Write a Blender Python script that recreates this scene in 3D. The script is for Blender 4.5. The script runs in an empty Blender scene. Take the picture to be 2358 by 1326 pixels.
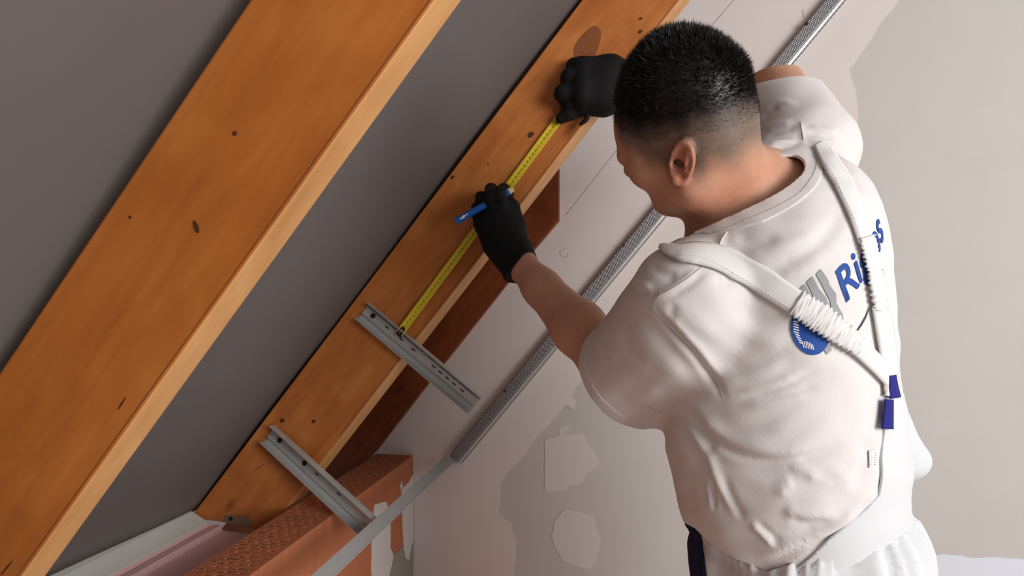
import bpy, bmesh, math, random
import numpy as np
from mathutils import Vector, Matrix
from mathutils.bvhtree import BVHTree
from mathutils.geometry import tessellate_polygon

# ------------------------------------------------------------------ camera, world, lights, exposure
S = bpy.context.scene
COL = S.collection
FPX, CX, HY = 1450.0, 1179.0, 668.0          # focal length in pixels of the 2358x1326 frame, principal column, horizon row
TH = math.atan(291.0 / FPX)                  # camera yaw to the left of the gable wall's normal
CAMZ = 1.40
CT, ST = math.cos(TH), math.sin(TH)
cam = bpy.data.cameras.new('camera'); camo = bpy.data.objects.new('camera', cam); COL.objects.link(camo)
cam.sensor_width = 36.0; cam.lens = 36.0 * FPX / 2358.0; cam.clip_start = 0.02
cam.shift_y = 5.0 / 2358.0
camo.location = (0, 0, CAMZ); camo.rotation_euler = (math.pi / 2, 0, TH)
S.camera = camo
w = bpy.data.worlds.new('world'); S.world = w; w.use_nodes = True
w.node_tree.nodes['Background'].inputs[0].default_value = (0.95, 0.93, 0.92, 1)
w.node_tree.nodes['Background'].inputs[1].default_value = 0.37
def area(name, loc, target, sx, sy, power, col):
    l = bpy.data.lights.new(name, 'AREA'); l.shape = 'RECTANGLE'; l.size = sx; l.size_y = sy; l.energy = power; l.color = col
    o = bpy.data.objects.new(name, l); COL.objects.link(o); o.location = loc
    o.rotation_euler = (Vector(target) - Vector(loc)).to_track_quat('-Z', 'Y').to_euler()
    return o
area("window_light", (2.05, -0.55, 1.75), (-0.1, 1.25, 1.35), 1.4, 1.2, 63.0, (1.0, 0.97, 0.955))
S.view_settings.view_transform = 'Standard'; S.view_settings.look = 'None'
S.view_settings.exposure = 0.0; S.view_settings.gamma = 1.0; S.view_settings.use_curve_mapping = False

# ------------------------------------------------------------------ geometry of the view (only used to measure real positions)
YG, Y1, Y2 = 1.78, 0.54, 1.31                # gable wall, side face of the near rafter, side face of the far rafter
SLOPE = math.radians(51.2)
def c2w(P):
    P = np.asarray(P, float)
    return np.stack([P[..., 0] * CT - P[..., 1] * ST, P[..., 0] * ST + P[..., 1] * CT, P[..., 2] + CAMZ], -1)
def cp(px, py, d): return np.array([(px - CX) / FPX * d, d, -(py - HY) / FPX * d])
def wp(px, py, d): return Vector(c2w(cp(px, py, d)))
def onY(px, py, Y):
    u = (px - CX) / FPX
    return wp(px, py, Y / (u * ST + CT))
def srgb(r, g, b):
    f = lambda c: (c / 255 / 12.92) if c / 255 <= .04045 else ((c / 255 + .055) / 1.055) ** 2.4
    return (f(r), f(g), f(b), 1)

# ------------------------------------------------------------------ object helpers
def tag(o, label=None, cat=None, group=None, kind=None):
    if label: o['label'] = label
    if cat: o['category'] = cat
    if group: o['group'] = group
    if kind: o['kind'] = kind
    return o
def empty(name, loc):
    o = bpy.data.objects.new(name, None); COL.objects.link(o); o.location = loc; o.empty_display_size = .05
    return o
def link(name, me, mat, parent=None, M=None):
    if mat and not me.materials: me.materials.append(mat)
    o = bpy.data.objects.new(name, me); COL.objects.link(o)
    if M is not None: o.matrix_world = M
    if parent is not None:
        o.parent = parent
        PM, q = Matrix.Identity(4), parent
        while q is not None: PM = (q.matrix_parent_inverse if q.parent else Matrix.Identity(4)) @ q.matrix_basis @ PM; q = q.parent
        o.matrix_parent_inverse = PM.inverted()
    return o
def mesh(name, V, F, smooth=False):
    me = bpy.data.meshes.new(name); me.from_pydata([tuple(v) for v in V], [], [tuple(f) for f in F]); me.update()
    if smooth: me.polygons.foreach_set('use_smooth', [True] * len(me.polygons))
    return me
def bmobj(name, bm, mat, parent=None, M=None, smooth=False, bevel=0):
    """vertices are in world space; with M the mesh is stored in M's own frame"""
    if bevel: bmesh.ops.bevel(bm, geom=list(bm.edges), offset=bevel, segments=2, affect='EDGES', profile=.6)
    if M is not None: bmesh.ops.transform(bm, matrix=M.inverted(), verts=bm.verts)
    bmesh.ops.recalc_face_normals(bm, faces=bm.faces)
    me = bpy.data.meshes.new(name); bm.to_mesh(me); bm.free()
    if smooth: me.polygons.foreach_set('use_smooth', [True] * len(me.polygons))
    return link(name, me, mat, parent, M)
def prism(bm, pts, off):
    """closed solid: polygon pts (3D) and its copy shifted by off"""
    n = len(pts); off = Vector(off)
    a = [bm.verts.new(Vector(p)) for p in pts]; b = [bm.verts.new(Vector(p) + off) for p in pts]
    tris = tessellate_polygon([[Vector(p) for p in pts]])
    for t in tris:
        bm.faces.new([a[i] for i in t]); bm.faces.new([b[i] for i in reversed(t)])
    for i in range(n): bm.faces.new((a[i], a[(i + 1) % n], b[(i + 1) % n], b[i]))
def prism4(bm, pts, off):
    off = Vector(off)
    a = [bm.verts.new(Vector(p)) for p in pts]; b = [bm.verts.new(Vector(p) + off) for p in pts]
    n = len(pts)
    bm.faces.new(a); bm.faces.new(b[::-1])
    for i in range(n): bm.faces.new((a[i], a[(i + 1) % n], b[(i + 1) % n], b[i]))
def box(bm, x0, x1, y0, y1, z0, z1):
    prism4(bm, [(x0, y0, z0), (x1, y0, z0), (x1, y0, z1), (x0, y0, z1)], (0, y1 - y0, 0))
def disc(bm, c, n, r, h, seg=14):
    n = Vector(n).normalized(); t = n.orthogonal().normalized(); b = n.cross(t)
    pts = [Vector(c) + (t * math.cos(k * 2 * math.pi / seg) + b * math.sin(k * 2 * math.pi / seg)) * r for k in range(seg)]
    prism4(bm, pts, n * h)
def tube(bm, P, r, seg=8, cap=True):
    P = [Vector(p) for p in P]; rings = []
    for i, p in enumerate(P):
        d = (P[min(i + 1, len(P) - 1)] - P[max(i - 1, 0)]).normalized()
        if i == 0: t = d.orthogonal().normalized()
        else: t = (t - d * t.dot(d)).normalized()
        b = d.cross(t); rr = r[i] if hasattr(r, '__len__') else r
        rings.append([bm.verts.new(p + (t * math.cos(k * 2 * math.pi / seg) + b * math.sin(k * 2 * math.pi / seg)) * rr) for k in range(seg)])
    for a, c in zip(rings, rings[1:]):
        for k in range(seg): bm.faces.new((a[k], a[(k + 1) % seg], c[(k + 1) % seg], c[k]))
    if cap: bm.faces.new(rings[0][::-1]); bm.faces.new(rings[-1])
def frame(o, x, y, z):
    M = Matrix.Identity(4)
    for i, a in enumerate((x, y, z)):
        for r in range(3): M[r][i] = a[r]
    for r in range(3): M[r][3] = o[r]
    return M

# ------------------------------------------------------------------ materials
def newmat(name, rough=.6, metal=0.0, spec=.4):
    m = bpy.data.materials.new(name); m.use_nodes = True
    b = m.node_tree.nodes['Principled BSDF']
    b.inputs['Roughness'].default_value = rough; b.inputs['Metallic'].default_value = metal
    b.inputs['Specular IOR Level'].default_value = spec
    return m, m.node_tree.nodes, m.node_tree.links, b
def plain(name, col, rough=.6, metal=0.0, noise=0.06, scale=40, bump=0.0, spec=.4):
    m, N, L, b = newmat(name, rough, metal, spec)
    tc = N.new('ShaderNodeTexCoord'); nz = N.new('ShaderNodeTexNoise'); nz.inputs['Scale'].default_value = scale; nz.inputs['Detail'].default_value = 5
    L.new(tc.outputs['Object'], nz.inputs['Vector'])
    mx = N.new('ShaderNodeMix'); mx.data_type = 'RGBA'
    mx.inputs[6].default_value = tuple(c * (1 - noise) for c in col[:3]) + (1,); mx.inputs[7].default_value = tuple(min(1, c * (1 + noise)) for c in col[:3]) + (1,)
    L.new(nz.outputs['Fac'], mx.inputs[0]); L.new(mx.outputs[2], b.inputs['Base Color'])
    if bump:
        bp = N.new('ShaderNodeBump'); bp.inputs['Strength'].default_value = bump; bp.inputs['Distance'].default_value = .002
        L.new(nz.outputs['Fac'], bp.inputs['Height']); L.new(bp.outputs['Normal'], b.inputs['Normal'])
    return m
def ramp(N, stops):
    r = N.new('ShaderNodeValToRGB'); e = r.color_ramp.elements
    while len(e) < len(stops): e.new(.5)
    for k, (p, c) in enumerate(stops): e[k].position = p; e[k].color = c
    return r
def wood(name, dark, mid, light, rough=.5):
    """spruce board stained orange; the grain runs along the object's own X axis, blotches and knots are in the wood"""
    m, N, L, b = newmat(name, rough, 0, .35)
    tc = N.new('ShaderNodeTexCoord')
    mp = N.new('ShaderNodeMapping'); mp.inputs['Scale'].default_value = (2.2, 26, 26); L.new(tc.outputs['Object'], mp.inputs['Vector'])
    n1 = N.new('ShaderNodeTexNoise'); n1.inputs['Scale'].default_value = 2.2; n1.inputs['Detail'].default_value = 8; n1.inputs['Distortion'].default_value = .6
    L.new(mp.outputs[0], n1.inputs['Vector'])
    mp2 = N.new('ShaderNodeMapping'); mp2.inputs['Scale'].default_value = (1.3, 2.6, 2.6); L.new(tc.outputs['Object'], mp2.inputs['Vector'])
    n2 = N.new('ShaderNodeTexNoise'); n2.inputs['Scale'].default_value = 4.5; n2.inputs['Detail'].default_value = 3; n2.inputs['Distortion'].default_value = 1.2
    L.new(mp2.outputs[0], n2.inputs['Vector'])
    ad = N.new('ShaderNodeMath'); ad.operation = 'MULTIPLY_ADD'; ad.inputs[1].default_value = .38
    L.new(n1.outputs['Fac'], ad.inputs[0]); 
    ml = N.new('ShaderNodeMath'); ml.operation = 'MULTIPLY'; ml.inputs[1].default_value = .62; L.new(n2.outputs['Fac'], ml.inputs[0]); L.new(ml.outputs[0], ad.inputs[2])
    r = ramp(N, [(.30, dark), (.5, mid), (.68, light)]); L.new(ad.outputs[0], r.inputs[0])
    # small dark knots
    mp3 = N.new('ShaderNodeMapping'); mp3.inputs['Scale'].default_value = (5, 9, 9); L.new(tc.outputs['Object'], mp3.inputs['Vector'])
    vo = N.new('ShaderNodeTexVoronoi'); vo.inputs['Scale'].default_value = 1.0; L.new(mp3.outputs[0], vo.inputs['Vector'])
    kr = ramp(N, [(.035, (1, 1, 1, 1)), (.13, (0, 0, 0, 1))]); L.new(vo.outputs['Distance'], kr.inputs[0])
    mx = N.new('ShaderNodeMix'); mx.data_type = 'RGBA'; mx.inputs[7].default_value = tuple(c * .45 for c in dark[:3]) + (1,)
    kf = N.new('ShaderNodeMath'); kf.operation = 'MULTIPLY'; kf.inputs[1].default_value = .75; L.new(kr.outputs[0], kf.inputs[0])
    L.new(kf.outputs[0], mx.inputs[0]); L.new(r.outputs[0], mx.inputs[6]); L.new(mx.outputs[2], b.inputs['Base Color'])
    bp = N.new('ShaderNodeBump'); bp.inputs['Strength'].default_value = .12; bp.inputs['Distance'].default_value = .002
    L.new(n1.outputs['Fac'], bp.inputs['Height']); L.new(bp.outputs['Normal'], b.inputs['Normal'])
    return m
def knurled(name, col, rough=.38):
    """galvanised sheet pressed with a fine diagonal diamond pattern"""
    m, N, L, b = newmat(name, rough, .75, .5)
    tc = N.new('ShaderNodeTexCoord'); hs = []
    for ang in (math.radians(68), math.radians(-35)):
        mp = N.new('ShaderNodeMapping'); mp.inputs['Rotation'].default_value = (0, 0, ang); L.new(tc.outputs['Object'], mp.inputs['Vector'])
        wv = N.new('ShaderNodeTexWave'); wv.inputs['Scale'].default_value = 75; wv.bands_direction = 'X'; L.new(mp.outputs[0], wv.inputs['Vector']); hs.append(wv)
    mn = N.new('ShaderNodeMath'); mn.operation = 'MULTIPLY'; L.new(hs[0].outputs['Fac'], mn.inputs[0]); L.new(hs[1].outputs['Fac'], mn.inputs[1])
    r = ramp(N, [(.1, tuple(c * .45 for c in col[:3]) + (1,)), (.6, tuple(min(1, c * 1.35) for c in col[:3]) + (1,))]); L.new(mn.outputs[0], r.inputs[0]); L.new(r.outputs[0], b.inputs['Base Color'])
    bp = N.new('ShaderNodeBump'); bp.inputs['Strength'].default_value = .6; bp.inputs['Distance'].default_value = .0015
    L.new(mn.outputs[0], bp.inputs['Height']); L.new(bp.outputs['Normal'], b.inputs['Normal'])
    return m
M = {}
M['wood'] = wood('stained_wood', srgb(170, 94, 36), srgb(188, 108, 42), srgb(202, 122, 54))
M['wood_far'] = wood('stained_wood_far', srgb(170, 96, 44), srgb(188, 112, 54), srgb(204, 130, 68))
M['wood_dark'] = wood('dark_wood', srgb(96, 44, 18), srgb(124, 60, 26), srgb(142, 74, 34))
M['wood_lit_under'] = wood('lit_underside_wood', srgb(196, 138, 84), srgb(214, 158, 100), srgb(226, 172, 116))  # same rafter wood, paler: light on the undersides put into the colour
M['knot'] = plain('knot_wood', srgb(140, 82, 44), .55, noise=.18, scale=60)
M['membrane'] = plain('roof_underlay', srgb(109, 102, 100), .8, noise=.07, scale=7, bump=.05)
M['plaster_grey'] = plain('raw_plaster', srgb(201, 197, 192), .9, noise=.05, scale=9, bump=.08)
M['plaster_skim'] = plain('skim_plaster', srgb(224, 215, 211), .85, noise=.03, scale=7, bump=.05)
M['plaster_patch'] = plain('filler_plaster', srgb(216, 210, 206), .85, noise=.03, scale=16, bump=.06)
M['plaster_blue'] = plain('cool_white_plaster', srgb(226, 229, 238), .85, noise=.03, scale=14, bump=.06)
M['mortar'] = plain('grey_mortar', srgb(158, 150, 138), .95, noise=.1, scale=40, bump=.3)
M['brick'] = plain('fired_clay', srgb(190, 114, 78), .85, noise=.16, scale=28, bump=.3)
_N, _L = M['brick'].node_tree.nodes, M['brick'].node_tree.links          # combed vertical streaks on the clay
_mp = _N.new('ShaderNodeMapping'); _mp.inputs['Scale'].default_value = (4, 4, .5)
_tc = [n for n in _N if n.type == 'TEX_COORD'][0]; _nz = [n for n in _N if n.type == 'TEX_NOISE'][0]
_L.new(_tc.outputs['Object'], _mp.inputs['Vector']); _L.new(_mp.outputs[0], _nz.inputs['Vector'])
M['zinc'] = plain('galvanised_steel', srgb(194, 194, 192), .42, .4, noise=.08, scale=60)
M['zinc_track'] = plain('galvanised_track', srgb(186, 188, 188), .5, .55, noise=.12, scale=140)
M['knurl'] = knurled('knurled_steel', srgb(170, 170, 172))
M['dark'] = plain('dark_screw', srgb(40, 36, 36), .5, .4)
M['pink'] = plain('pink_foam', srgb(232, 190, 192), .8, noise=.06, scale=120, bump=.2)
M['white_board'] = plain('white_board', srgb(214, 216, 208), .7, noise=.04, scale=12)
M['floor'] = plain('screed_floor', srgb(186, 182, 178), .9, noise=.07, scale=6)
M['pencil_mark'] = plain('pencil_line', srgb(120, 112, 112), .9)

# ------------------------------------------------------------------ the room: gable wall, roof underlay, floor
UP = Vector((math.cos(SLOPE), 0, math.sin(SLOPE)))       # along the rafters
OUT = Vector((math.sin(SLOPE), 0, -math.cos(SLOPE)))     # out of the roof slope, into the room
random.seed(4)
def jag(pts, amp, step):
    """subdivide a closed outline and roughen it like a trowel edge"""
    out = []
    for (x0, y0), (x1, y1) in zip(pts, pts[1:] + pts[:1]):
        n = max(1, int(math.hypot(x1 - x0, y1 - y0) / step))
        for k in range(n):
            t = k / n; out.append((x0 + (x1 - x0) * t + random.uniform(-amp, amp), y0 + (y1 - y0) * t + random.uniform(-amp, amp)))
    return out
bm = bmesh.new(); box(bm, -2.2, 2.6, YG, YG + .12, 0, 3.4)
gable = tag(bmobj('wall_back', bm, M['plaster_grey']), 'gable wall in raw beige plaster partly skimmed white', 'wall', kind='structure')
def patch(name, px, mat, th=.0012, label=None, amp=0, step=20, y=YG):
    bm = bmesh.new(); pp = jag(px, amp, step) if amp else px
    prism(bm, [onY(a, b, y - th) for a, b in pp], (0, th * .98, 0))
    o = bmobj(name, bm, mat, gable)
    if label: o['label'] = label
    return o
patch('skim_coat', [(-60, 2600), (-60, -900), (2500, -900), (2200, -160), (2070, 0), (2030, 50), (1990, 110), (1955, 160), (1968, 205), (1975, 260), (1972, 330), (1945, 352),
                    (1860, 420), (1600, 640), (1345, 868), (1328, 888), (1314, 912), (1325, 922), (1320, 942), (1300, 930), (1282, 955), (1256, 985), (1236, 1004), (1218, 1030), (1208, 1048),
                    (1180, 1075), (1163, 1090), (1153, 1120), (1148, 1180), (1160, 1195), (1176, 1198), (1178, 1220), (1187, 1250), (1184, 1326), (1184, 2600)],
      M['plaster_skim'], .0018, 'smooth white skim coat with a ragged trowel edge', 1.6, 16)
patch('filler_patch', [(1254, 1012), (1290, 1003), (1341, 997), (1352, 1020), (1366, 1040), (1381, 1066), (1362, 1082), (1345, 1100), (1338, 1114), (1310, 1118), (1302, 1130), (1254, 1131)],
      M['plaster_patch'], .0015, 'square-sided patch of white filler', 1.2, 9)
patch('filler_patch', [(1306, 1172), (1340, 1180), (1365, 1190), (1370, 1212), (1383, 1245), (1374, 1275), (1370, 1298), (1352, 1311), (1322, 1302), (1296, 1293), (1278, 1262), (1271, 1232), (1278, 1200), (1290, 1182)],
      M['plaster_patch'], .0015, 'rounded patch of white filler', 1.2, 9)
patch('filler_patch', [(1286, 985), (1306, 978), (1312, 986), (1300, 992), (1303, 1002), (1288, 1001)], M['plaster_patch'], .0012, 'small dab of white filler', .6, 6)
patch('skim_coat', [(1700, 1272), (2140, 1276), (2200, 1279), (2240, 1285), (2290, 1283), (2358, 1288), (2700, 1296), (2700, 2600), (1700, 2600)], M['plaster_blue'], .0016, 'bluish white band of plaster along the foot of the wall', 1.5, 10)
def wall_line(name, a, b, wd, y=YG - .0018):
    A, B = onY(*a, y), onY(*b, y); n = (B - A).normalized().cross(Vector((0, 1, 0))) * wd
    bm = bmesh.new(); prism4(bm, [A - n, B - n, B + n, A + n], (0, -.0004, 0)); return bmobj(name, bm, M['pencil_mark'], gable)
wall_line('pencil_line', (1700, -12), (1640, 58), .0006); wall_line('pencil_line', (1432, 330), (1310, 486), .0005); wall_line('pencil_line', (1310, 486), (1303, 494), .0007)
wall_line('pencil_line', (1848, 22), (1850, 40), .0006)
# a faint pencil loop on the skim coat
bm = bmesh.new()
tube(bm, [onY(1298 + 10 * math.cos(t), 582 + 9 * math.sin(t) + 3 * math.sin(2 * t), YG - .0022) for t in np.linspace(0, 5.2, 16)], .0004, 4)
bmobj('pencil_line', bm, M['pencil_mark'], gable)

bm = bmesh.new(); box(bm, -2.2, 2.6, -2.0, YG + .12, -.1, 0)
tag(bmobj('floor', bm, M['floor']), 'grey screed floor of the attic room', 'floor', kind='structure')

# roof underlay: a sheet behind the rafters, slightly slack between them
T2 = onY(440, 1190, Y2); TOFF = (T2 - Vector((0, 0, CAMZ))).dot(OUT)
base = Vector((0, 0, CAMZ)) + OUT * (TOFF - .004)
s0 = (T2 - Vector((0, 0, CAMZ))).dot(UP)
V, F = [], []; nu, nv = 60, 70
for i in range(nu + 1):
    s = s0 + .006 + (2.6) * i / nu
    for j in range(nv + 1):
        y = -1.6 + (YG - .002 + 1.6) * j / nv
        sag = -.012 * (0.5 - .5 * math.cos(2 * math.pi * (y - Y1 - .02) / (Y2 - Y1))) - .004 * math.sin(7 * s + 3 * y) * math.sin(4 * y)
        V.append(base + UP * s + OUT * (sag - .004) + Vector((0, y, 0)))
for i in range(nu):
    for j in range(nv):
        a = i * (nv + 1) + j; F.append((a, a + 1, a + nv + 2, a + nv + 1))
o = link('ceiling', mesh('ceiling', V, F, True), M['membrane'])
md = o.modifiers.new('thick', 'SOLIDIFY'); md.thickness = .003; md.offset = -1
tag(o, 'grey roofing underlay stretched behind the orange rafters', 'ceiling', kind='structure')

# ------------------------------------------------------------------ rafters
def ext(p, q, y):   # point on the line p-q at image row y
    t = (y - p[1]) / (q[1] - p[1]); return (p[0] + (q[0] - p[0]) * t, y)
def rafter(name, poly, Y, wd, mat, bevel=.003):
    pts = [onY(a, b, Y) for a, b in poly]
    Mx = frame(pts[0], UP, Vector((0, 1, 0)), UP.cross(Vector((0, 1, 0))))
    bm = bmesh.new(); prism4(bm, pts, (0, wd, 0))
    o = bmobj(name, bm, mat, None, Mx, bevel=bevel)
    return o, pts, Mx
def bottom_face(o, idx, mat):
    """the underside gets a paler copy of the wood, its brighter light painted in"""
    o.data.materials.append(mat)
    for p in o.data.polygons:
        n = (o.matrix_world.to_3x3() @ p.normal).normalized()
        if n.dot(OUT) > .9: p.material_index = 1
TL1, TL1b = (0, 856), (575, 0); BL1, BL1b = (50, 1326), (1000, 0)
r1, r1p, MX1 = rafter('rafter', [ext(TL1, TL1b, 1700), ext(BL1, BL1b, 1700), ext(BL1, BL1b, -1000), ext(TL1, TL1b, -1000)], Y1, .042, M['wood'])
bottom_face(r1, 0, M['wood_lit_under'])
tag(r1, 'broad orange rafter nearest the camera with underside painted paler as if lit', 'rafter')
TL2, TL2b = (440, 1190), (1340, 0); BL2, BL2b = (956, 785), (1565, 0)
r2, r2p, MX2 = rafter('rafter', [(437, 1193), (520, 1203), (617, 1224), ext(BL2, BL2b, -700), ext(TL2, TL2b, -700)], Y2, .080, M['wood_far'])
bottom_face(r2, 0, M['wood_lit_under'])
tag(r2, 'orange rafter the man is measuring, with the tape along it', 'rafter')
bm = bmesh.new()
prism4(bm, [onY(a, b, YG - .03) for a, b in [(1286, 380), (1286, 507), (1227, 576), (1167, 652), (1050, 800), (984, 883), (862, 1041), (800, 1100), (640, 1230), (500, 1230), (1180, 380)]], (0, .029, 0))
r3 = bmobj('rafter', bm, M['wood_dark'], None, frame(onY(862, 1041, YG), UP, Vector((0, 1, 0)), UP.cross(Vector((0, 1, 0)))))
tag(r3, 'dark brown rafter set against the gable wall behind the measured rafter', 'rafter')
# knots and dents of the wood, let in flush with the side faces
def knot(par, Y, px, py, rx, ry, rot, mat=None, name='knot'):
    c = onY(px, py, Y); sc = (c - Vector((0, 0, CAMZ))).length / FPX
    bm = bmesh.new(); pts = []
    for k in range(18):
        a = k * math.pi / 9; u = rx * math.cos(a) * (1 + .1 * math.sin(3 * a)); v = ry * math.sin(a)
        pts.append(c + Vector(((u * math.cos(rot) - v * math.sin(rot)) * sc, -.0006, -(u * math.sin(rot) + v * math.cos(rot)) * sc)))
    prism4(bm, pts, (0, .003, 0)); return bmobj(name, bm, mat or M['knot'], par)
knot(r2, Y2, 1354, 103, 24, 42, .5)
M['knot_dark'] = plain('dark_knot', srgb(84, 44, 22), .6)
for px, py, r in ((1042, 408, 5), (1475, 43, 4), (1474, 73, 5), (1124, 378, 2.5), (650, 968, 6), (722, 970, 5), (1222, 310, 8), (928, 1290, 2)):
    if px < 1500 and py < 1100: knot(r2, Y2, px, py, r, r * .7, -.6, M['knot_dark'])
for px, py, rx, ry in ((541, 307, 5, 5), (452, 522, 5, 14), (300, 500, 3, 3)): knot(r1, Y1, px, py, rx, ry, -.4, M['knot_dark'])
def crack(par, Y, a, b, wd=.0007):
    A, B = onY(*a, Y), onY(*b, Y); n = (B - A).normalized().cross(Vector((0, 1, 0))) * wd
    bm = bmesh.new(); prism4(bm, [A - n, A * .5 + B * .5 - n * 1.6, B - n * .3, B + n * .3, A * .5 + B * .5 + n, A + n * .3], (0, -.0005, 0)); bmobj('crack', bm, M['knot_dark'], par)
crack(r1, Y1, (272, 942), (290, 914)); crack(r1, Y1, (3, 1322), (30, 1290)); crack(r2, Y2, (584, 1085), (620, 1062), .0004)
crack(r3, YG - .03, (1232, 536), (1248, 516), .0006)
# groove just above the lower arris
for par, Y, p, q, ya, yb in ((r1, Y1, (41, 1326), (991, 0), 1400, -200), (r2, Y2, (951, 785), (1560, 0), 1000, -100)):
    A, B = onY(*ext(p, q, ya), Y), onY(*ext(p, q, yb), Y); n = OUT * .0006
    bm = bmesh.new(); prism4(bm, [A - n, B - n, B + n, A + n], (0, -.0005, 0)); bmobj('groove', bm, M['knot'], par)

# ------------------------------------------------------------------ knee wall of hollow bricks with its top open
BT = -.414 * YG / 1.5 + CAMZ
XF = onY(952, 1050, YG).x; XB = XF - .112
knee = tag(empty('wall_left', (XF, .6, 0)), 'low knee wall of hollow red clay bricks', 'wall', kind='structure')
def hollow_brick(y0, y1, top, h, holes):
    bm = bmesh.new(); x0, x1 = XB, XF; g = .0008; y0 += g; y1 -= g
    z1 = top; zb = top - h
    def q(*p): bm.faces.new([bm.verts.new(v) for v in p])
    if not holes:
        box(bm, x0, x1, y0, y1, zb, z1); return bm
    q((x0, y0, zb), (x1, y0, zb), (x1, y0, z1), (x0, y0, z1)); q((x1, y0, zb), (x1, y1, zb), (x1, y1, z1), (x1, y0, z1))
    q((x1, y1, zb), (x0, y1, zb), (x0, y1, z1), (x1, y1, z1)); q((x0, y1, zb), (x0, y0, zb), (x0, y0, z1), (x0, y1, z1))
    n = max(3, int((y1 - y0) / .0155)); py = (y1 - y0) / n; nx = 4; mx = .010; pw = (x1 - x0 - 2 * mx) / nx
    for r in range(n):
        ya = y0 + r * py; yb = ya + py; s0, s1 = ya + py * .28, ya + py * .76
        q((x0, ya, z1), (x1, ya, z1), (x1, s0, z1), (x0, s0, z1)); q((x0, s1, z1), (x1, s1, z1), (x1, yb, z1), (x0, yb, z1))
        sh = (r % 2) * pw * .5; prev = [(x0, s0), (x0, (s0 + s1) / 2), (x0, s1)]
        for c in range(nx + 1):
            xa = x0 + mx + (c - 1) * pw + sh + pw * .15 + random.uniform(-.002, .002); xb = xa + pw * .70 + random.uniform(-.002, .001)
            xa, xb = max(xa, x0 + mx * .6), min(xb, x1 - mx * .7)
            if xb - xa < .008: continue
            e = .0062; sk = random.uniform(-.0028, .0028); m = (s0 + s1) / 2
            hx = [(xa + e, s0 + max(0, sk)), (xb - e, s0 + max(0, -sk)), (xb, m), (xb - e, s1 - max(0, sk)), (xa + e, s1 - max(0, -sk)), (xa, m)]
            # web before the slot
            q(*[(a, b, z1) for a, b in (prev[0], hx[0], hx[5], prev[1])]); q(*[(a, b, z1) for a, b in (prev[1], hx[5], hx[4], prev[2])])
            if sk:
                q((hx[0][0], s0, z1), (hx[1][0], s0, z1), (hx[1][0], hx[1][1], z1), (hx[0][0], hx[0][1], z1)) if True else None
                q((hx[4][0], hx[4][1], z1), (hx[3][0], hx[3][1], z1), (hx[3][0], s1, z1), (hx[4][0], s1, z1))
            dz = .05 + random.uniform(-.02, .004)
            for k in range(6):
                a, b = hx[k], hx[(k + 1) % 6]; q((a[0], a[1], z1), (b[0], b[1], z1), (b[0], b[1], z1 - dz), (a[0], a[1], z1 - dz))
            q(*[(a, b, z1 - dz) for a, b in hx])
            prev = [hx[1], hx[2], hx[3]]
        q(*[(a, b, z1) for a, b in (prev[0], (x1, s0), (x1, (s0 + s1) / 2), prev[1])]); q(*[(a, b, z1) for a, b in (prev[1], (x1, (s0 + s1) / 2), (x1, s1), prev[2])])
    q((x0, y0, zb), (x0, y1, zb), (x1, y1, zb), (x1, y0, zb))
    return bm
ends = [YG - .003] + [YG * .8423 - .498 * k for k in range(5)]
for a, b in zip(ends, ends[1:]):
    bmobj('brick', hollow_brick(b, a, BT, .238, True), M['brick'], knee)
for k in range(1, 4):
    off = .249 if k % 2 else 0; e = [YG - .003] + [v - off + .0 for v in (ends[1:] if not off else ends[1:])]
    for a, b in zip(e, e[1:]):
        bmobj('brick', hollow_brick(b, a, BT - .25 * k, .238, False), M['brick'], knee)
bm = bmesh.new()
for k in range(1, 5): box(bm, XB + .006, XF - .004, -.9, YG - .003, max(0, BT - .25 * k), BT - .25 * k + .012)
bmobj('mortar_bed', bm, M['mortar'], knee)
def face_patch(name, pts, mat, th=.002, amp=.0015):
    """a splash of plaster on the room face of the knee wall; pts are (y, height below the top)"""
    pp = [(min(y, YG - .0035), z) for y, z in jag(pts, amp, .012)] if amp else pts
    bm = bmesh.new(); prism(bm, [Vector((XF + th, y, BT - z)) for y, z in pp], (-th * .95, 0, 0)); return bmobj(name, bm, mat, knee)
def onX(px, py):    # (y, depth below brick top) on the knee wall's room face
    u = (px - CX) / FPX; t = XF / (u * CT - ST); p = wp(px, py, t); return (min(p.y, YG - .005), BT - p.z)
face_patch('plaster_splash', [onX(*p) for p in [(862, 1160), (889, 1155), (893, 1175), (899, 1215), (897, 1260), (905, 1280), (895, 1326), (858, 1400), (854, 1300), (856, 1200)]], M['plaster_skim'])
face_patch('plaster_splash', [onX(*p) for p in [(950, 1091), (955, 1085), (955, 1242), (948, 1250), (940, 1290), (934, 1285), (929, 1265), (926, 1200), (924, 1125), (940, 1110)]], M['plaster_skim'])
face_patch('mortar_splash', [onX(*p) for p in [(896, 1290), (915, 1270), (951, 1230), (951, 1480), (890, 1540)]], M['mortar'], .0012)
face_patch('plaster_splash', [onX(*p) for p in [(921, 1118), (924, 1106), (926, 1120), (924, 1135)]], M['plaster_skim'], amp=0)

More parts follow.
